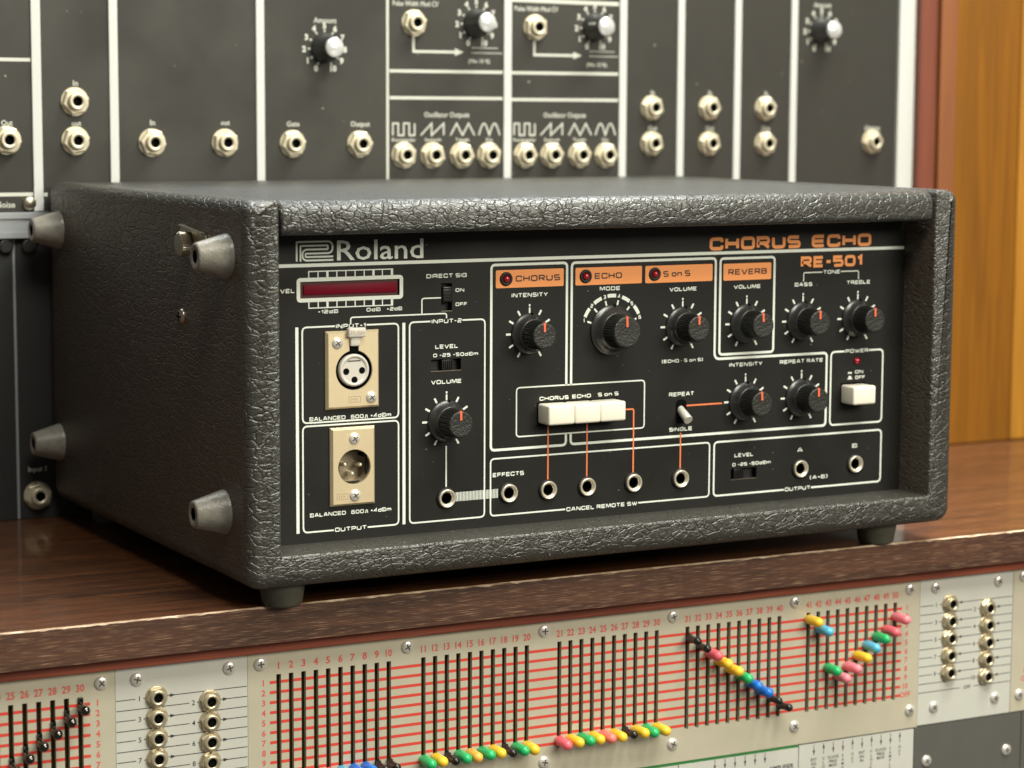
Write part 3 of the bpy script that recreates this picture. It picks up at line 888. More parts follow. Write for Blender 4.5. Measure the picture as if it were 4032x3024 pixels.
# --- XLR connectors
def plate_hole(mb, x0, x1, z0, z1, cx, cz, r, yf, depth_hole, mi_plate=0, mi_hole=1, bev=1.2, seg=48):
    """bevelled plate (front at yf, rear at 0) with a round opening"""
    n = seg
    circ = [(cx + r * math.cos(2 * PI * k / n + PI / 4), cz + r * math.sin(2 * PI * k / n + PI / 4)) for k in range(n)]
    a0, a1, b0, b1 = x0 + bev, x1 - bev, z0 + bev, z1 - bev
    corners = [(a1, b1), (a0, b1), (a0, b0), (a1, b0)]
    out = []
    for k in range(n):
        s_ = k // (n // 4); t = (k % (n // 4)) / (n // 4)
        p, q_ = corners[s_], corners[(s_ + 1) % 4]
        out.append((p[0] + (q_[0] - p[0]) * t, p[1] + (q_[1] - p[1]) * t))
    vs = [(p[0], yf, p[1]) for p in circ] + [(p[0], yf, p[1]) for p in out]
    mb.add(vs, [(k, (k + 1) % n, n + (k + 1) % n, n + k) for k in range(n)], mi_plate)
    full = [(x1, z1), (x0, z1), (x0, z0), (x1, z0)]
    R1 = [(p[0], yf, p[1]) for p in corners]; R2 = [(p[0], yf * 0.35, p[1]) for p in full]; R3 = [(p[0], 0.0, p[1]) for p in full]
    mb.add(R1 + R2 + R3, [(k, (k + 1) % 4, 4 + (k + 1) % 4, 4 + k) for k in range(4)] + [(4 + k, 4 + (k + 1) % 4, 8 + (k + 1) % 4, 8 + k) for k in range(4)], mi_plate)
    rim = [(p[0], yf + 0.6, p[1]) for p in [(cx + (r - 0.25) * math.cos(2 * PI * k / n + PI / 4), cz + (r - 0.25) * math.sin(2 * PI * k / n + PI / 4)) for k in range(n)]]
    mb.add([(p[0], yf, p[1]) for p in circ] + rim, [(k, (k + 1) % n, n + (k + 1) % n, n + k) for k in range(n)], mi_plate)
    bot = [(p[0], depth_hole, p[2]) for p in rim]
    mb.add(rim + bot, [(k, (k + 1) % n, n + (k + 1) % n, n + k) for k in range(n)], mi_hole)
    mb.add(bot, [list(range(n))], mi_hole)


FX, FZ = 31.2, -54.9
mb = MB(); plate_hole(mb, 15.5, 45.9, -74.8, -34.3, FX, FZ, 10.5, -2.4, -0.25)
xf = upart(mb, 'microphone_socket', [M['champagne'], M['hole']])
mb = MB(); mb.lathe([(8.5, 0.3), (8.5, 2.2), (8.1, 2.9), (7.2, 3.1), (6.6, 2.3), (6.5, 2.2)], (FX, 0, FZ), seg=48, mi=0)
for (hx, hz) in ((26.9, -55.4), (35.9, -55.2), (31.6, -59.9)):
    mb.lathe([(1.75, 2.25), (1.75, 2.32)], (hx - 0.2, 0, hz), seg=20, mi=1)
mb.box(27.6, 34.8, -2.45, -2.25, -50.2, -49.8, 1)
mb.build('socket_insert', [M['insert'], M['hole']], xf)
mb = MB(); mb.box(28.5, 33.7, -2.55, -2.2, -45.6, -41.5, 0); mb.build('latch_slot', M['hole'], xf)
mb = MB(); mb.rbox(26.9, 36.8, -5.4, -2.0, -37.6, -32.6, 0.7, 2); mb.rbox(28.6, 34.2, -4.0, -1.8, -42.3, -36.8, 0.6, 2)
la = mb.build('release_latch', M['insert'], xf)
mb = MB(); stext(mb, 'PUSH'.replace('P', 'P'), 28.0, 35.6, -36.3, -34.2, y=-5.45, t=0.16); mb.build('lettering', M['stamp'], la, fix=False)
for (x, z) in ((21.7, -40.4), (40.9, -69.5)):
    place('screw', scr, xf, (x, -2.2, z))
mb = MB(); mb.ribbon(frame_pts(28.1, 34.7, -71.6, -68.6, 0.3), 0.3, -2.46, True)
ftext(mb, 'HX', 31.4, -70.1, 1.7, -2.47, w=4.0); mb.build('stamp', M['stamp'], xf, fix=False)

GX, GZ = 31.2, -105.6
mb = MB(); plate_hole(mb, 17.9, 43.4, -125.8, -84.6, GX, GZ, 9.3, -2.4, 7.0, 0, 1)
xm = upart(mb, 'line_plug', [M['champagne'], M['cup']])
mb = MB(); mb.rbox(36.2, 39.2, -2.3, 5, -100.6, -97.4, 0.4, 2); mb.build('key_notch', M['hole'], xm)
for (px, pz) in ((26.6, -104.6), (35.4, -105.2), (30.8, -109.6)):
    mb = MB(); mb.lathe([(1.15, -7.0), (1.15, -1.4), (0.9, -0.6), (0.4, -0.2)], (px + 0.6, 0, pz), seg=16); mb.build('contact_pin', M['nickel'], xm)
for (x, z) in ((31.1, -90.6), (31.4, -120.5)):
    place('screw', scr, xm, (x, -2.2, z))
mb = MB(); mb.ribbon(frame_pts(21.2, 27.4, -122.2, -119.3, 0.3), 0.3, -2.46, True)
ftext(mb, 'HX', 24.3, -120.75, 1.7, -2.47, w=4.0); mb.build('stamp', M['stamp'], xm, fix=False)

# --- push buttons
bw = 16.2
for i in range(3):
    mb = MB(); a = 141.8 + i * (bw + 0.12)
    mb.rbox(a, a + bw, -12.0 + 0.4 * (i == 2), 3, -89.6, -78.8, 1.2, 4)
    upart(mb, 'push_button', M['white_btn'])
mb = MB(); mb.poly(frame_pts(141.0, 191.8, -91.4, -78.2, 0.4), -0.2); upart(mb, 'button_opening', M['hole'], fix=False)
mb = MB(); mb.rbox(344.6, 360.8, -12, 3, -90.0, -79.2, 1.2, 4); upart(mb, 'power_button', M['white_btn'])
mb = MB(); mb.poly(frame_pts(343.9, 361.4, -91.0, -78.0, 0.4), -0.12); upart(mb, 'button_opening', M['hole'], fix=False)

# --- slide switches
for (x0, x1, z0, z1, kx0, kx1, kz0, kz1) in [(82.8, 89.2, -26.2, -11.6, 83.3, 88.7, -21.6, -13.4), (76.8, 94.6, -58, -51.8, 83.6, 90.6, -57.6, -52.2), (268, 285.7, -129.7, -123.5, 270.6, 277.4, -129.3, -123.9)]:
    mb = MB(); mb.box(x0 - 0.6, x1 + 0.6, 3.8, 5.0, z0 - 0.6, z1 + 0.6); sw = upart(mb, 'slide_switch', M['black'])
    mb = MB(); vert = (z1 - z0) > (x1 - x0)
    dp = -0.8 if vert else 0.8
    mb.rbox(kx0, kx1, dp, 4.0, kz0, kz1, 0.3, 2)
    for j in range(5):
        if vert: zz = kz0 + 1.0 + j * 1.5; mb.box(kx0 + 0.3, kx1 - 0.3, dp - 0.5, dp + 0.1, zz, zz + 0.7)
        else: xx = kx0 + 0.8 + j * 1.25; mb.box(xx, xx + 0.6, dp - 0.5, dp + 0.1, kz0 + 0.3, kz1 - 0.3)
    mb.build('slider', M['knobgrip'], sw)
    mb = MB(); mb.box(x0, x1, -0.02, 1.4, z0 - 0.3, z0 + 0.02); mb.build('slot_edge', M['steel'], sw)

# --- toggle switch
mb = MB(); mb.poly(rounded([(230.0, -95.4), (237.3, -95.4), (237.3, -81.6), (230.0, -81.6)], 3.4), -0.13)
tg = upart(mb, 'toggle_switch', M['hole'], fix=False)
mb = MB()
mb.lathe([(2.1, -2), (2.3, 3.0), (2.65, 11.0), (2.5, 11.4)], seg=24)
lv = place('lever', mb.mesh('lever', [M['lever']]), tg, (233.6, 1.8, -86.6), rot=(math.radians(31), 0, 0))

# --- rubber feet
def foot_mesh(name, r1, r2, h, mat, hole=True):
    m = MB()
    m.lathe([(r1, -1.0), (r1, 0.8), (r1 - 0.3, 1.4), (r2 + 0.4, h - 1.0), (r2, h - 0.2), (r2 - 0.7, h)], axis='-x', seg=48, mi=0, cap1=False)
    ri = r2 * 0.55
    m.lathe([(r2 - 0.7, h), (ri, h), (ri - 0.2, h - 0.4), (ri - 0.3, h - 7)], axis='-x', seg=48, mi=0, mis=[0, 0, 1])
    m.lathe([(ri * 0.8, h - 5.5), (ri * 0.6, h - 4.8), (0.1, h - 4.4)], axis='-x', seg=20, mi=2)
    me = m.mesh(name, [mat, M['hole'], M['steel']])
    bm = bmesh.new(); bm.from_mesh(me); bmesh.ops.recalc_face_normals(bm, faces=bm.faces); bm.to_mesh(me); bm.free()
    return me


fm = foot_mesh('rubber_foot', 11.4, 6.7, 17.0, M['rubber'])
for (y, z) in ((-3.0, 6.2), (271, 6.4), (3.6, -124.6), (276, -123.6)):
    place('rubber_foot', fm, unit, Vector((XL, y, z)) - ROOT)
fb = MB(); fb.lathe([(12.2, -2), (12.1, 0.5), (10.4, 10.6), (9.6, 11.7), (8.8, 12.0)], axis='-z', seg=48)
fbm = fb.mesh('base_foot', [M['rubber_dark']])
for (x, y) in ((-12.5, -8.0), (366, -8.0), (-12.5, 262), (366, 262)):
    place('base_foot', fbm, unit, Vector((x, y, ZB)) - ROOT)

# --- side hardware: bent strap plate with knurled thumb screw, and a dome screw
mb = MB()
pl = [(63.0, 6.2), (61.0, 13.0), (57.5, 18.6), (24.0, 15.2), (20.5, 11.2), (20.5, 2.0), (60.0, 3.0)]
for xx in (XL - 1.2, XL - 2.6):
    pass
vs = [(XL - 0.2, p[0], p[1]) for p in pl] + [(XL - 1.4, p[0], p[1]) for p in pl]
n = len(pl)
mb.add(vs, [tuple(range(n, 2 * n))] + [(i, (i + 1) % n, n + (i + 1) % n, n + i) for i in range(n)])
e0, e1 = pl[2], pl[3]
mb.add([(XL - 0.2, e0[0], e0[1]), (XL - 0.2, e1[0], e1[1]), (XL - 3.2, e1[0], e1[1] + 0.2), (XL - 3.2, e0[0], e0[1] + 0.2),
        (XL - 0.2, e0[0], e0[1] + 0.9), (XL - 0.2, e1[0], e1[1] + 0.9), (XL - 3.2, e1[0], e1[1] + 0.9), (XL - 3.2, e0[0], e0[1] + 0.9)],
       [(0, 1, 2, 3), (7, 6, 5, 4), (3, 2, 6, 7), (0, 3, 7, 4), (1, 5, 6, 2)])
st = upart(mb, 'strap_plate', M['steel'])
m2 = MB(); seg = 96; vs = []
lev = [(5.6, 1.5), (6.3, 1.9), (6.3, 6.6), (5.7, 7.2)]
for j, (r_, h_) in enumerate(lev):
    for k_ in range(seg):
        a = 2 * PI * k_ / seg; d = 0.4 * (k_ % 2) if 0 < j < 3 else 0.2
        vs.append((-h_, (r_ - d) * math.cos(a), (r_ - d) * math.sin(a)))
m2.add(vs, [(j * seg + i, j * seg + (i + 1) % seg, (j + 1) * seg + (i + 1) % seg, (j + 1) * seg + i) for j in range(3) for i in range(seg)])
m2.add(vs[-seg:], [list(range(seg))])
m2.build('thumb_screw', M['steel'], st, (XL, 46.5, 9.6))
mb = MB(); mb.lathe([(4.2, 0), (4.2, 0.4), (3.6, 1.3), (2.2, 1.9), (0.1, 2.1)], (XL, 61.3, -29.3), axis='-x', seg=28)
mb.box(XL - 2.2, XL - 1.2, 60.8, 61.8, -31.8, -26.8, 1); mb.box(XL - 2.25, XL - 1.2, 58.8, 63.8, -29.8, -28.8, 1)
upart(mb, 'side_screw', [M['steel'], M['hole']])

# =================================================================== THE MODULAR SYNTHESIZER BEHIND
YS = 295.0
SR = Vector((250, YS + 60, -173))
syn = empty('modular_synthesizer', SR)
tag(syn, 'large black modular synthesizer with cream jacks and white strips standing behind the echo unit', 'synthesizer')


def spart(mb, name, mats, parent=None, fix=True):
    if parent is None:
        return mb.build(name, mats, syn, -SR, fix)
    return mb.build(name, mats, parent, (0, 0, 0), fix)


# jack: hex nut, washer and threaded bushing
sj = MB()
hexp = [(8.5 * math.cos(PI / 3 * k + 0.3), 8.5 * math.sin(PI / 3 * k + 0.3)) for k in range(6)]
sj.lathe([(8.7, 0), (8.7, 0.9)], seg=36, mi=0)
sj.add([(x, -0.9, z) for x, z in hexp] + [(x, -3.4, z) for x, z in hexp] + [(x * 0.9, -4.0, z * 0.9) for x, z in hexp],
       [(k, (k + 1) % 6, 6 + (k + 1) % 6, 6 + k) for k in range(6)] + [(6 + k, 6 + (k + 1) % 6, 12 + (k + 1) % 6, 12 + k) for k in range(6)] + [tuple(range(12, 18))], 0)
sj.lathe([(5.4, 3.9), (5.4, 6.6), (4.9, 7.2), (3.2, 7.0), (3.0, 6.6)], seg=32, mi=0, cap1=False)
sj.lathe([(3.0, 6.7), (3.0, 4.05)], seg=24, mi=1)
sjack = sj.mesh('module_jack', [M['cream_nut'], M['hole']])
# control knob: black fluted body with polished cap
sk = MB()
sk.lathe([(9.5, 0.2), (9.3, 2.6), (7.6, 3.6), (6.9, 15.0), (6.5, 15.6)], seg=40, mi=0)
sk.lathe([(6.2, 15.4), (6.2, 16.3), (5.6, 16.8), (0.1, 17.0)], seg=32, mi=1)
sk.box(-0.6, 0.6, -12, -4, 6.6, 7.7, 2)
sknob = sk.mesh('module_knob', [M['knob'], M['cap_white'], M['print']])
for me in (sjack, sknob):
    bm = bmesh.new(); bm.from_mesh(me); bmesh.ops.recalc_face_normals(bm, faces=bm.faces); bm.to_mesh(me); bm.free()

bars = [(-260, 0, None), (-43.8, 5.9, 'bar'), (5.0, 5.6, 'bar'), (102.2, 5.6, 'bar'), (192.0, 2.0, 'grey'), (281.1, 5.8, 'bar'), (371.7, 5.8, 'bar'), (419.1, 5.6, 'bar'), (466.9, 5.6, 'bar'), (515.4, 5.6, 'bar'), (608.6, 0, None)]
labels = ['In', 'Out']
jacks = {0: [(-62.8, 60.0)], 1: [(-20.0, 83.4), (-20.0, 59.6)], 2: [(29.4, 58.2), (77.8, 58.1)], 3: [(124.2, 57.4), (171.6, 57.0)],
         4: [(203.5, 49.6), (224.7, 49.4), (246.5, 49.3), (267.1, 49.2), (211.0, 136.0)], 5: [(294.9, 49.1), (315.5, 49.0), (337.4, 48.9), (358.5, 48.8), (302.2, 135.0)],
         6: [(395.5, 81.4), (395.6, 56.6)], 7: [(443.2, 81.6), (443.4, 56.5)], 8: [(491.2, 81.5), (491.4, 56.4)], 9: [(586.8, 57.5)]}
knobs = {3: [(147.2, 118.6)], 4: [(257.6, 136.8)], 5: [(349.2, 136.0)], 9: [(539.6, 137.6)]}
texts = {0: [('Out', -62.4, 70.4, 3.0), ('Noise', -64.5, 21.0, 3.6)], 1: [('In', -19.2, 94.6, 3.4), ('out', -19.0, 70.2, 3.0)], 2: [('In', 30.0, 70.7, 3.4), ('out', 78.4, 70.7, 3.0)],
         3: [('Gate', 124.9, 70.0, 3.2), ('Output', 172.3, 70.0, 3.2), ('Amount', 147.6, 136.3, 3.3)],
         4: [('Oscillator Outputs', 235.6, 76.2, 3.3), ('Pulse Width Mod CV', 212.6, 148.6, 3.3), ('(Min 10 %)', 259.8, 111.8, 2.6), ('Rectangular', 203.9, 59.7, 2.2), ('Sawtooth', 225.3, 59.7, 2.2), ('Triangle', 247.2, 59.7, 2.2), ('Sine', 267.4, 59.7, 2.2)],
         5: [('Oscillator Outputs', 326.0, 76.2, 3.3), ('Pulse Width Mod CV', 303.4, 147.4, 3.3), ('(Min 10 %)', 351.0, 110.6, 2.6), ('Rectangular', 294.9, 59.5, 2.2), ('Sawtooth', 315.9, 59.5, 2.2), ('Triangle', 337.8, 59.5, 2.2), ('Sine', 358.2, 59.5, 2.2)],
         6: [('In', 396.5, 92.2, 3.0), ('Out', 396.7, 67.4, 3.0)], 7: [('In', 444.2, 92.3, 3.0), ('Out', 444.4, 67.4, 3.0)], 8: [('In', 492.2, 92.3, 3.0), ('Out', 492.4, 67.3, 3.0)],
         9: [('Output', 587.3, 67.6, 3.2), ('Amount', 540.2, 156.0, 3.2)]}
for i in range(10):
    a, b_ = bars[i][0] + bars[i][1] / 2 + 0.4, bars[i + 1][0] - bars[i + 1][1] / 2 - 0.4
    mb = MB(); mb.box(a, b_, YS, YS + 3, 16.6, 235)
    mp_ = spart(mb, 'module_panel', M['synth'])
    for (x, z) in jacks.get(i, []):
        place('jack', sjack, mp_, (x, YS, z), rot=(0, random.uniform(0, 1), 0))
    T = MB()
    for (x, z) in knobs.get(i, []):
        place('knob', sknob, mp_, (x, YS, z), rot=(0, random.uniform(-2, 2), 0))
        for k in range(11):
            an = math.radians(245 - 31 * k)
            ftext(T, str(k), x + 14.4 * math.cos(an), z + 14.4 * math.sin(an), 3.5, YS - 0.1, bold=0.05)
            T.ribbon([(x + 10.2 * math.cos(an), z + 10.2 * math.sin(an)), (x + 11.8 * math.cos(an), z + 11.8 * math.sin(an))], 1.1, YS - 0.12)
    for (t_, x, z, h) in texts.get(i, []):
        wd = 33.5 if len(t_) > 16 else (17.5 if t_ == 'Rectangular' else None)
        TW = MB(); ftext(TW, t_, x, z, h, YS - 0.1, w=wd, bold=0.012); spart(TW, 'lettering', M['grey_print'], mp_, fix=False)
    if i in (4, 5):
        ox = 0 if i == 4 else 90.9; oz = 0 if i == 4 else -0.9
        e1 = b_
        for zz in (104.6 - 0.15 * (i == 5), 87.1 - 0.6 * (i == 5)):
            T.ribbon([(a, zz), (e1, zz)], 2.0, YS - 0.08)
        T.ribbon([(211.0 + ox, 128 + oz), (211.0 + ox, 117.5 + oz), (243 + ox, 117.5 + oz)], 1.7, YS - 0.08)
        T.poly([(241.5 + ox, 115 + oz), (248 + ox, 117.5 + oz), (241.5 + ox, 120 + oz)], YS - 0.14)
        for kk_, w_ in ((120.5, 20), (117.2, 24)):
            T.ribbon([(254 + ox, kk_ + oz), (254 + w_ + ox, kk_ + oz)], 0.5, YS - 0.1)
        ox = 0 if i == 4 else 90.8
        z0, z1 = 62.6, 70.4
        xs = 203.8 + ox
        T.ribbon([(xs - 8, z0), (xs - 8, z1), (xs - 4, z1), (xs - 4, z0), (xs, z0), (xs, z1), (xs + 4, z1), (xs + 4, z0), (xs + 8, z0), (xs + 8, z1)], 1.0, YS - 0.08)
        xs = 225.3 + ox
        T.ribbon([(xs - 9, z0), (xs - 1, z1), (xs - 1, z0), (xs + 8, z1), (xs + 8, z0)], 1.0, YS - 0.08)
        xs = 247.4 + ox
        T.ribbon([(xs - 9, z0), (xs - 4.5, z1), (xs, z0), (xs + 4.5, z1), (xs + 9, z0)], 1.0, YS - 0.08)
        xs = 267.6 + ox
        T.ribbon([(xs - 8 + k * 0.5, z0 + (z1 - z0) * abs(math.sin(k * 0.5 / 8 * PI))) for k in range(33)], 1.0, YS - 0.08)
    if i == 5: T.ribbon([(a, 153.0), (e1, 152.2)], 2.6, YS - 0.08)
    if i == 0:
        T.ribbon([(-120, 108.3), (-47, 108.3)], 2.1, YS - 0.08); T.ribbon([(-120, 27.1), (-47, 27.1)], 2.2, YS - 0.08)
    if i == 1: T.ribbon([(-40.4, 26.8), (-38.0, 26.8)], 2.2, YS - 0.08)
    if T.v: spart(T, 'printed_marks', M['grey_print'], mp_, fix=False)
for (x, w, kind) in bars:
    if not kind: continue
    mb = MB(); d = 1.2 if kind == 'bar' else 0.3
    mb.rbox(x - w / 2, x + w / 2, YS - d, YS + 2, 16.8, 235, 0.25, 1, smooth=False)
    spart(mb, 'divider_strip', M['bar'] if kind == 'bar' else M['grey_print'])
mb = MB(); mb.rbox(608.8, 623.6, YS - 2.5, YS + 2, -172.5, 235, 0.4, 2, smooth=False); spart(mb, 'end_strip', M['bar'])
mb = MB(); mb.rbox(623.8, 640.0, YS - 8, YS + 150, -172.8, 240, 0.8, 2, smooth=False)
spart(mb, 'side_board', M['wood_post'])
mb = MB(); mb.rbox(640.2, 655.6, YS - 12, YS + 150, -172.8, 240, 0.8, 2, smooth=False); spart(mb, 'side_board', M['wood_post2'])
mb = MB(); mb.box(-260, 608.4, YS - 3.0, YS + 2, 0.2, 16.3); mb.box(-260, 608.4, YS - 4, YS - 3.0, 12.6, 15.8); mb.box(-260, 608.4, YS - 4, YS - 3.0, 0.8, 4.2)
spart(mb, 'metal_rail', M['alu'])
# lower row of panels
xb = [-260, -59.8, 105, 270, 440, 608.4]
for i in range(5):
    mb = MB(); mb.box(xb[i] + 0.9, xb[i + 1] - 0.9, YS, YS + 3, -172.6, -0.2); lp = spart(mb, 'lower_module_panel', M['synth_low'])
    if i == 1:
        place('jack', sjack, lp, (-48.0, YS, -158.6))
        T = MB(); ftext(T, 'Input 1', -47.8, -142.2, 3.0, YS - 0.1, bold=0.012); spart(T, 'lettering', M['print'], lp, fix=False)
        T = MB(); T.lathe([(4.6, 0), (4.6, 2.0), (3.6, 2.6)], (-50.5, YS, -4.0), seg=24); spart(T, 'panel_screw', M['knob'], lp)
    if i == 0:
        T = MB(); T.lathe([(4.6, 0), (4.6, 2.0), (3.6, 2.6)], (-65.0, YS, -4.0), seg=24); spart(T, 'panel_screw', M['knob'], lp)
    if i < 4:
        mb = MB(); mb.box(xb[i + 1] - 0.85, xb[i + 1] + 0.85, YS + 0.5, YS + 3, -172.6, -0.2); spart(mb, 'panel_gap_strip', M['alu'])
mb = MB(); mb.lathe([(4.2, 0), (4.2, 1.2), (3.2, 2.0), (0.1, 2.2)], (-49.6, YS, 21.6), seg=24); spart(mb, 'panel_screw', M['steel'])
mb = MB(); mb.box(-262, 624, YS + 3.5, YS + 150, -172.7, 238); spart(mb, 'cabinet_body', M['black'])

# =================================================================== THE CONSOLE WITH THE SLIDER MATRIX
TH = math.atan(-0.01506)
CZ = -420.0
con = empty('matrix_console', (0, -10.04, CZ), TH)
tag(con, 'wooden console with rows of coloured slider caps below its walnut top', 'console')


def cpart(mb, name, mats, parent=None, fix=True):
    if parent is None:
        return mb.build(name, mats, con, (0, 0, -CZ), fix)
    return mb.build(name, mats, parent, (0, 0, 0), fix)


# walnut top: board with a worn, slightly ragged front arris
mb = MB()
UA, UB = -520.0, 900.0
mb.add([(UA, 0.9, -173), (UB, 0.9, -173), (UB, 700, -173), (UA, 700, -173)], [(0, 1, 2, 3)], 0)
NU = 420
top, bot = [], []
for k in range(NU + 1):
    u = UA + (UB - UA) * k / NU
    top.append((u, 0.9, -173)); 
    bot.append((u, 0.0, -173.55 - 0.5 * abs(random.gauss(0, 0.55))))
mb.add(top + bot, [(k, k + 1, NU + 2 + k, NU + 1 + k) for k in range(NU)], 1)
base = [(b_[0], 0, -192.3) for b_ in bot]
mb.add(bot + base, [(k, k + 1, NU + 2 + k, NU + 1 + k) for k in range(NU)], 2)
mb.add([(UA, 0, -192.3), (UB, 0, -192.3), (UB, 700, -192.3), (UA, 700, -192.3)], [(0, 1, 2, 3)], 2)
cpart(mb, 'wooden_top', [M['wood_top'], M['wood_worn'], M['wood_front']], fix=False)
mb = MB(); mb.rbox(UA, UB, 8.0, 24, -199.2, -192.5, 0.5, 2, smooth=False); cpart(mb, 'trim_rail', M['wood_red'])

V = 12.0
R0 = -216.0; DZ = -5.333
ROWS = [R0 + DZ * k for k in range(11)]
tiny = screw_mesh('panel_screw', 3.5, M['screw'])


def put_screws(parent, pts, rot=True):
    for (x, z) in pts:
        place('screw', tiny, parent, (x, V - 0.1, z), rot=(0, random.uniform(-0.8, 0.8), 0))


def capsule(name, r, l, mat):
    m = MB()
    pr = [(r * 0.75, -1.0), (r * 0.92, 0.2), (r, 1.2), (r, l - r)] + [(r * math.cos(t * PI / 10), l - r + r * math.sin(t * PI / 10)) for t in range(1, 5)] + [(0.05, l)]
    m.lathe(pr, seg=24)
    return m.mesh(name, [mat])


caps = {nm: capsule('slider_cap', 2.95, 13.4, M['cap_' + nm]) for nm in ('green', 'yellow', 'pink', 'salmon', 'rose', 'blue', 'sky', 'amber')}
# uncapped slider: dark lever with a rounded tip
lvm = MB()
lvm.box(-1.1, 1.1, -3.0, 2.0, -2.6, 2.6)
lvm.lathe([(2.1, 2.0), (2.2, 4.0), (2.0, 9.0), (2.3, 9.8), (2.35, 11.2), (1.7, 12.4), (0.05, 12.9)], seg=20)
caps['black'] = lvm.mesh('slider_lever', [M['cap_black']])
lvm = MB()
lvm.box(-1.1, 1.1, -1.5, 2.0, -1.0, 4.5)
lvm.lathe([(1.6, 0), (2.2, 3.5), (1.7, 6.0)], seg=16, cap1=False)
lvm.lathe([(1.2, 5.8), (2.2, 6.8), (2.6, 8.2), (2.2, 9.7), (1.2, 10.6), (0.05, 10.9)], seg=20, mi=1)
ball_slider = lvm.mesh('slider_lever', [M['ball'], M['ball']])


def slot_holes(us):
    return [(u - 1.3, u + 1.3, -271.8, -212.0) for u in us]


def matrix(x0, x1, us, first, name, line0, line1, num_left, num_right, big):
    mb = MB()
    holed_plate(mb, x0, x1, -290.3, -199.0, V, V + 2.5, slot_holes(us))
    pan = cpart(mb, name, M['cream'], fix=False)
    mb = MB(); mb.box(x0 + 1, x1 - 1, V + 3.6, V + 4.6, -280, -204)
    cpart(mb, 'contact_plate', M['slot_back'], pan)
    # red rows, broken at every slot
    T = MB()
    for z in ROWS:
        xa = line0
        for u in us:
            if u - 1.3 > xa: T.ribbon([(xa, z), (u - 1.3, z)], 1.6, V - 0.06)
            xa = u + 1.3
        if line1 > xa: T.ribbon([(xa, z), (line1, z)], 1.6, V - 0.06)
    cpart(T, 'row_lines', M['red_print'], pan, fix=False)
    T = MB()
    for k, u in enumerate(us):
        n = first + k
        ftext(T, str(n), u, -207.4, 3.6, V - 0.06, bold=0.028, sx=0.86 if n > 9 else 1.0)
    for k, z in enumerate(ROWS):
        t_ = 'OFF' if k == 10 else str(k + 1)
        if num_left is not None: ftext(T, t_, num_left, z + 0.1, 3.1, V - 0.06, bold=0.028)
        if num_right is not None: ftext(T, t_, num_right, z + 0.2, 3.1, V - 0.06, bold=0.028)
    cpart(T, 'numbering', M['red_num'], pan, fix=False)
    return pan


US = [-10.6 + 83.15 * g + 6.975 * k for g in range(5) for k in range(10)]
main = matrix(-27.7, 403.0, US, 1, 'matrix_panel', -15.6, 389.9, -19.1, 393.6, True)
put_screws(main, [(-20.8, -205.6), (63.0, -205.2), (146.0, -205.0), (229.0, -205.1), (312.4, -204.8), (395.6, -204.8), (146.4, -279.1), (229.7, -279.2), (313.4, -279.0), (397.2, -279.3)])
col1 = ['black', 'black', 'yellow', 'black', 'pink', 'sky', 'blue', 'blue', 'black', 'black']
col2 = ['green', 'yellow', 'black', 'green', 'amber', 'green', 'yellow', 'black', 'green', 'yellow']
col3 = ['pink', 'yellow', 'green', 'yellow', 'salmon', 'yellow', 'black', 'yellow', 'green', 'yellow']
col4 = ['black', 'black', 'pink', 'yellow', 'yellow', 'green', 'blue', 'blue', 'black', 'black']
z4 = [-218.3 - 5.1 * k for k in range(10)]
col5 = ['yellow', 'sky', 'green', 'rose', 'rose', 'yellow', 'sky', 'green', 'pink', 'rose']
z5 = [-215.6, -221.7, -246.0, -251.5, -246.5, -240.9, -235.7, -230.8, -227.2, -220.2]
zs_all = [-267.5] * 10 + [-268.0] * 10 + [-267.8] * 10 + z4 + z5
for k, (c_, z) in enumerate(zip(col1 + col2 + col3 + col4 + col5, zs_all)):
    o = place('slider', caps[c_], main, (US[k], V, z + random.uniform(-0.25, 0.25)), rot=(random.uniform(-0.03, 0.03), 0, random.uniform(-0.04, 0.04)))
    o['label'] = '%s slider cap in column %d' % (c_, k + 1)

UL = [-116.6 - 7.03 * k for k in range(9, -1, -1)]
lm = matrix(-200, -98.6, UL, 21, 'matrix_panel', -200, -111.6, None, -107.7, False)
put_screws(lm, [(-105.8, -206.0)])
for k, u in enumerate(reversed(UL)):
    place('slider', ball_slider, lm, (u, V, -216.6 - 5.25 * k), rot=(0.05, 0, random.uniform(-0.05, 0.05)))

# --- jack panels
cj = MB()
hexq = [(5.6 * math.cos(PI / 3 * k), 5.6 * math.sin(PI / 3 * k)) for k in range(6)]
cj.lathe([(5.9, 0), (5.9, 0.5), (5.5, 0.8)], seg=32, mi=0)
cj.add([(x, -0.7, z) for x, z in hexq] + [(x, -2.0, z) for x, z in hexq] + [(x * 0.9, -2.5, z * 0.9) for x, z in hexq],
       [(k, (k + 1) % 6, 6 + (k + 1) % 6, 6 + k) for k in range(6)] + [(6 + k, 6 + (k + 1) % 6, 12 + (k + 1) % 6, 12 + k) for k in range(6)] + [tuple(range(12, 18))], 0)
cj.lathe([(4.0, 2.4), (4.0, 3.6), (3.7, 4.1), (2.7, 4.0), (2.35, 3.4)], seg=28, mi=0, cap1=False)
cj.lathe([(2.35, 3.5), (2.35, 2.55)], seg=24, mi=1)
cjack = cj.mesh('console_jack', [M['brass_nut'], M['hole']])
bm = bmesh.new(); bm.from_mesh(cjack); bmesh.ops.recalc_face_normals(bm, faces=bm.faces); bm.to_mesh(cjack); bm.free()


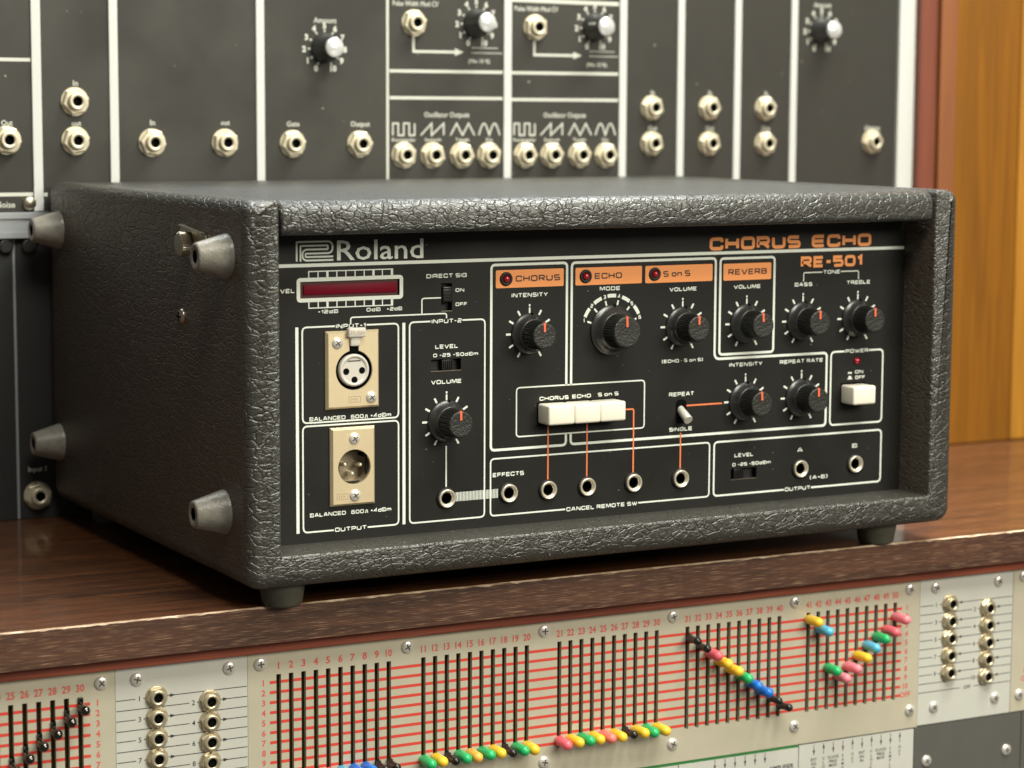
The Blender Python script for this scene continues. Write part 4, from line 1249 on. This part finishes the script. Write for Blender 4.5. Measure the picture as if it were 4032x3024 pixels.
def jack_panel(x0, x1, ua, ub, na, nb, n, left_arrows, screws):
    mb = MB(); mb.box(x0, x1, V - 0.0, V + 2.5, -289.6, -199.0)
    p = cpart(mb, 'jack_panel', M['pale'])
    T = MB()
    for k in range(n):
        odd = k % 2 == 0
        z = -216.4 + DZ * k
        uc, un = (ua, na) if odd else (ub, nb)
        ftext(T, str(k + 1), un, z, 2.6, V - 0.06, bold=0.012)
        T.ribbon([(x0 + 0.3, z), (un - 2.2, z)], 0.42, V - 0.06)
        T.ribbon([(un + 2.0, z), (uc - 4.5, z)], 0.42, V - 0.06)
        T.ribbon([(uc + 4.5, z), (x1 - 0.3, z)], 0.42, V - 0.06)
        if left_arrows: T.poly([(uc + 7.0, z), (uc + 9.6, z - 0.95), (uc + 9.6, z + 0.95)], V - 0.09)
        else: T.poly([(uc + 10.2, z), (uc + 7.2, z - 0.95), (uc + 7.2, z + 0.95)], V - 0.09)
        place('jack', cjack, p, (uc, V, z), rot=(0, random.uniform(0, 1), 0))
    if left_arrows:
        z = -216.4 + DZ * 10
        T.ribbon([(x0 + 0.3, z), (x0 + 32, z)], 0.42, V - 0.06); T.ribbon([(x0 + 42.5, z), (x1 - 0.3, z)], 0.42, V - 0.06)
        ftext(T, 'OFF', x0 + 37.3, z, 2.2, V - 0.06, bold=0.01)
    cpart(T, 'wiring_lines', M['ink'], p, fix=False)
    put_screws(p, screws)
    return p


jack_panel(-98.4, -27.9, -77.0, -48.6, -85.9, -57.3, 10, False, [(-87.2, -206.2), (-37.8, -205.7)])
jack_panel(403.2, 474.2, 425.6, 454.4, 415.6, 445.0, 10, True, [(414.8, -205.6), (462.8, -206.0), (415.3, -279.4), (462.3, -279.0)])
mb = MB(); mb.box(474.6, 560, V, V + 2.5, -289.6, -199.0); p = cpart(mb, 'end_panel', M['cream']); put_screws(p, [(482.4, -204.6), (481.4, -279.2)])
T = MB()
for k in range(11): ftext(T, 'OFF' if k == 10 else str(k + 1), 486.5, ROWS[k], 3.1, V - 0.06, bold=0.028)
cpart(T, 'numbering', M['red_num'], p, fix=False)

# --- lower module row, just inside the bottom edge of the picture
mb = MB(); mb.box(-120, 316.8, V + 0.6, V + 2.4, -292.0, -290.4); cpart(mb, 'green_edge_strip', M['green_edge'])
mb = MB(); mb.box(316.9, 401.0, V + 1.0, V + 2.4, -291.0, -290.4); cpart(mb, 'dark_edge_strip', M['ink'])
for (a, b_, m_) in ((60, 233.6, 'pale'), (234.2, 316.6, 'pale'), (317.2, 400.8, 'pale'), (401.4, 483.6, 'grey_panel'), (484.2, 570, 'grey_panel')):
    zt = -292.3 if b_ < 317 else (-291.2 if b_ < 401 else -290.3)
    mb = MB(); mb.box(a, b_, V, V + 2.5, -345, zt)
    p = cpart(mb, 'lower_module', M[m_])
    T = MB()

    def arrow(u, z0, z1, up):
        T.ribbon([(u, z0), (u, z1)], 0.4, V - 0.06)
        if up: T.poly([(u - 0.8, z0 - 3.0), (u + 0.8, z0 - 3.0), (u, z0)], V - 0.09)
        else: T.poly([(u - 0.8, z1 + 3.0), (u + 0.8, z1 + 3.0), (u, z1)], V - 0.09)
    if a == 234.2:
        for k in range(6): arrow(258.6 + 6.93 * k, -291.8 - 0.5, -298.5, False)
        ftext(T, 'AMPLIFIER', 313.5, -302.6, 2.6, V - 0.06, bold=0.02, align='r', sx=1.0)
    elif a == 317.2:
        words = [('EXT', 'SIG', 'IN'), 'CLOCK', ('CLOCK', 'FREQ', 'MOD'), 'SAMPLE', 'OUT', ('EXT', 'SIG', 'IN'), 'CLOCK', ('CLOCK', 'FREQ', 'MOD'), 'SAMPLE', 'OUT']
        ups = [0, 1, 0, 0, 1, 0, 1, 0, 0, 1]
        for k, w_ in enumerate(words):
            u = 327.8 + 6.97 * k
            arrow(u, -292.0, -298.3, ups[k])
            for j, s_ in enumerate(w_):
                ftext(T, s_, u, -301.0 - 2.5 * j, 1.7, V - 0.06, bold=0.015)
    if T.v: cpart(T, 'lettering', M['ink'], p, fix=False)
    if a == 401.4: put_screws(p, [(410.8, -312.4), (472.4, -313.2)])
mb = MB(); mb.box(-500, 880, V + 7, 690, CZ, -192.6); cpart(mb, 'cabinet_body', M['black'])

# =================================================================== WOODEN WALL AT THE RIGHT
M['wood_wall'] = wood('varnished_orange_wood', lin(104, 63, 2), lin(128, 79, 3), lin(112, 67, 3), 0.4, scale=(140, 140, 6), pore_scale=(500, 500, 12), pore_amt=0.35, bump=0.05)
M['wood_wall2'] = wood('pale_varnished_wood', lin(142, 94, 22), lin(164, 112, 32), lin(150, 100, 26), 0.4, scale=(140, 140, 6), pore_scale=(500, 500, 12), pore_amt=0.3, bump=0.05)
wl = empty('wall', (700, 275, -173)); wl['kind'] = 'structure'
mb = MB(); mb.rbox(656.2, 722, 290, 330, -172.6, 420, 0.8, 2, smooth=False); mb.build('board', M['wood_wall'], wl, (-700, -275, 173))
mb = MB(); mb.rbox(722.3, 990, 288.5, 330, -172.6, 420, 1.5, 2, smooth=False); mb.build('board', M['wood_wall2'], wl, (-700, -275, 173))
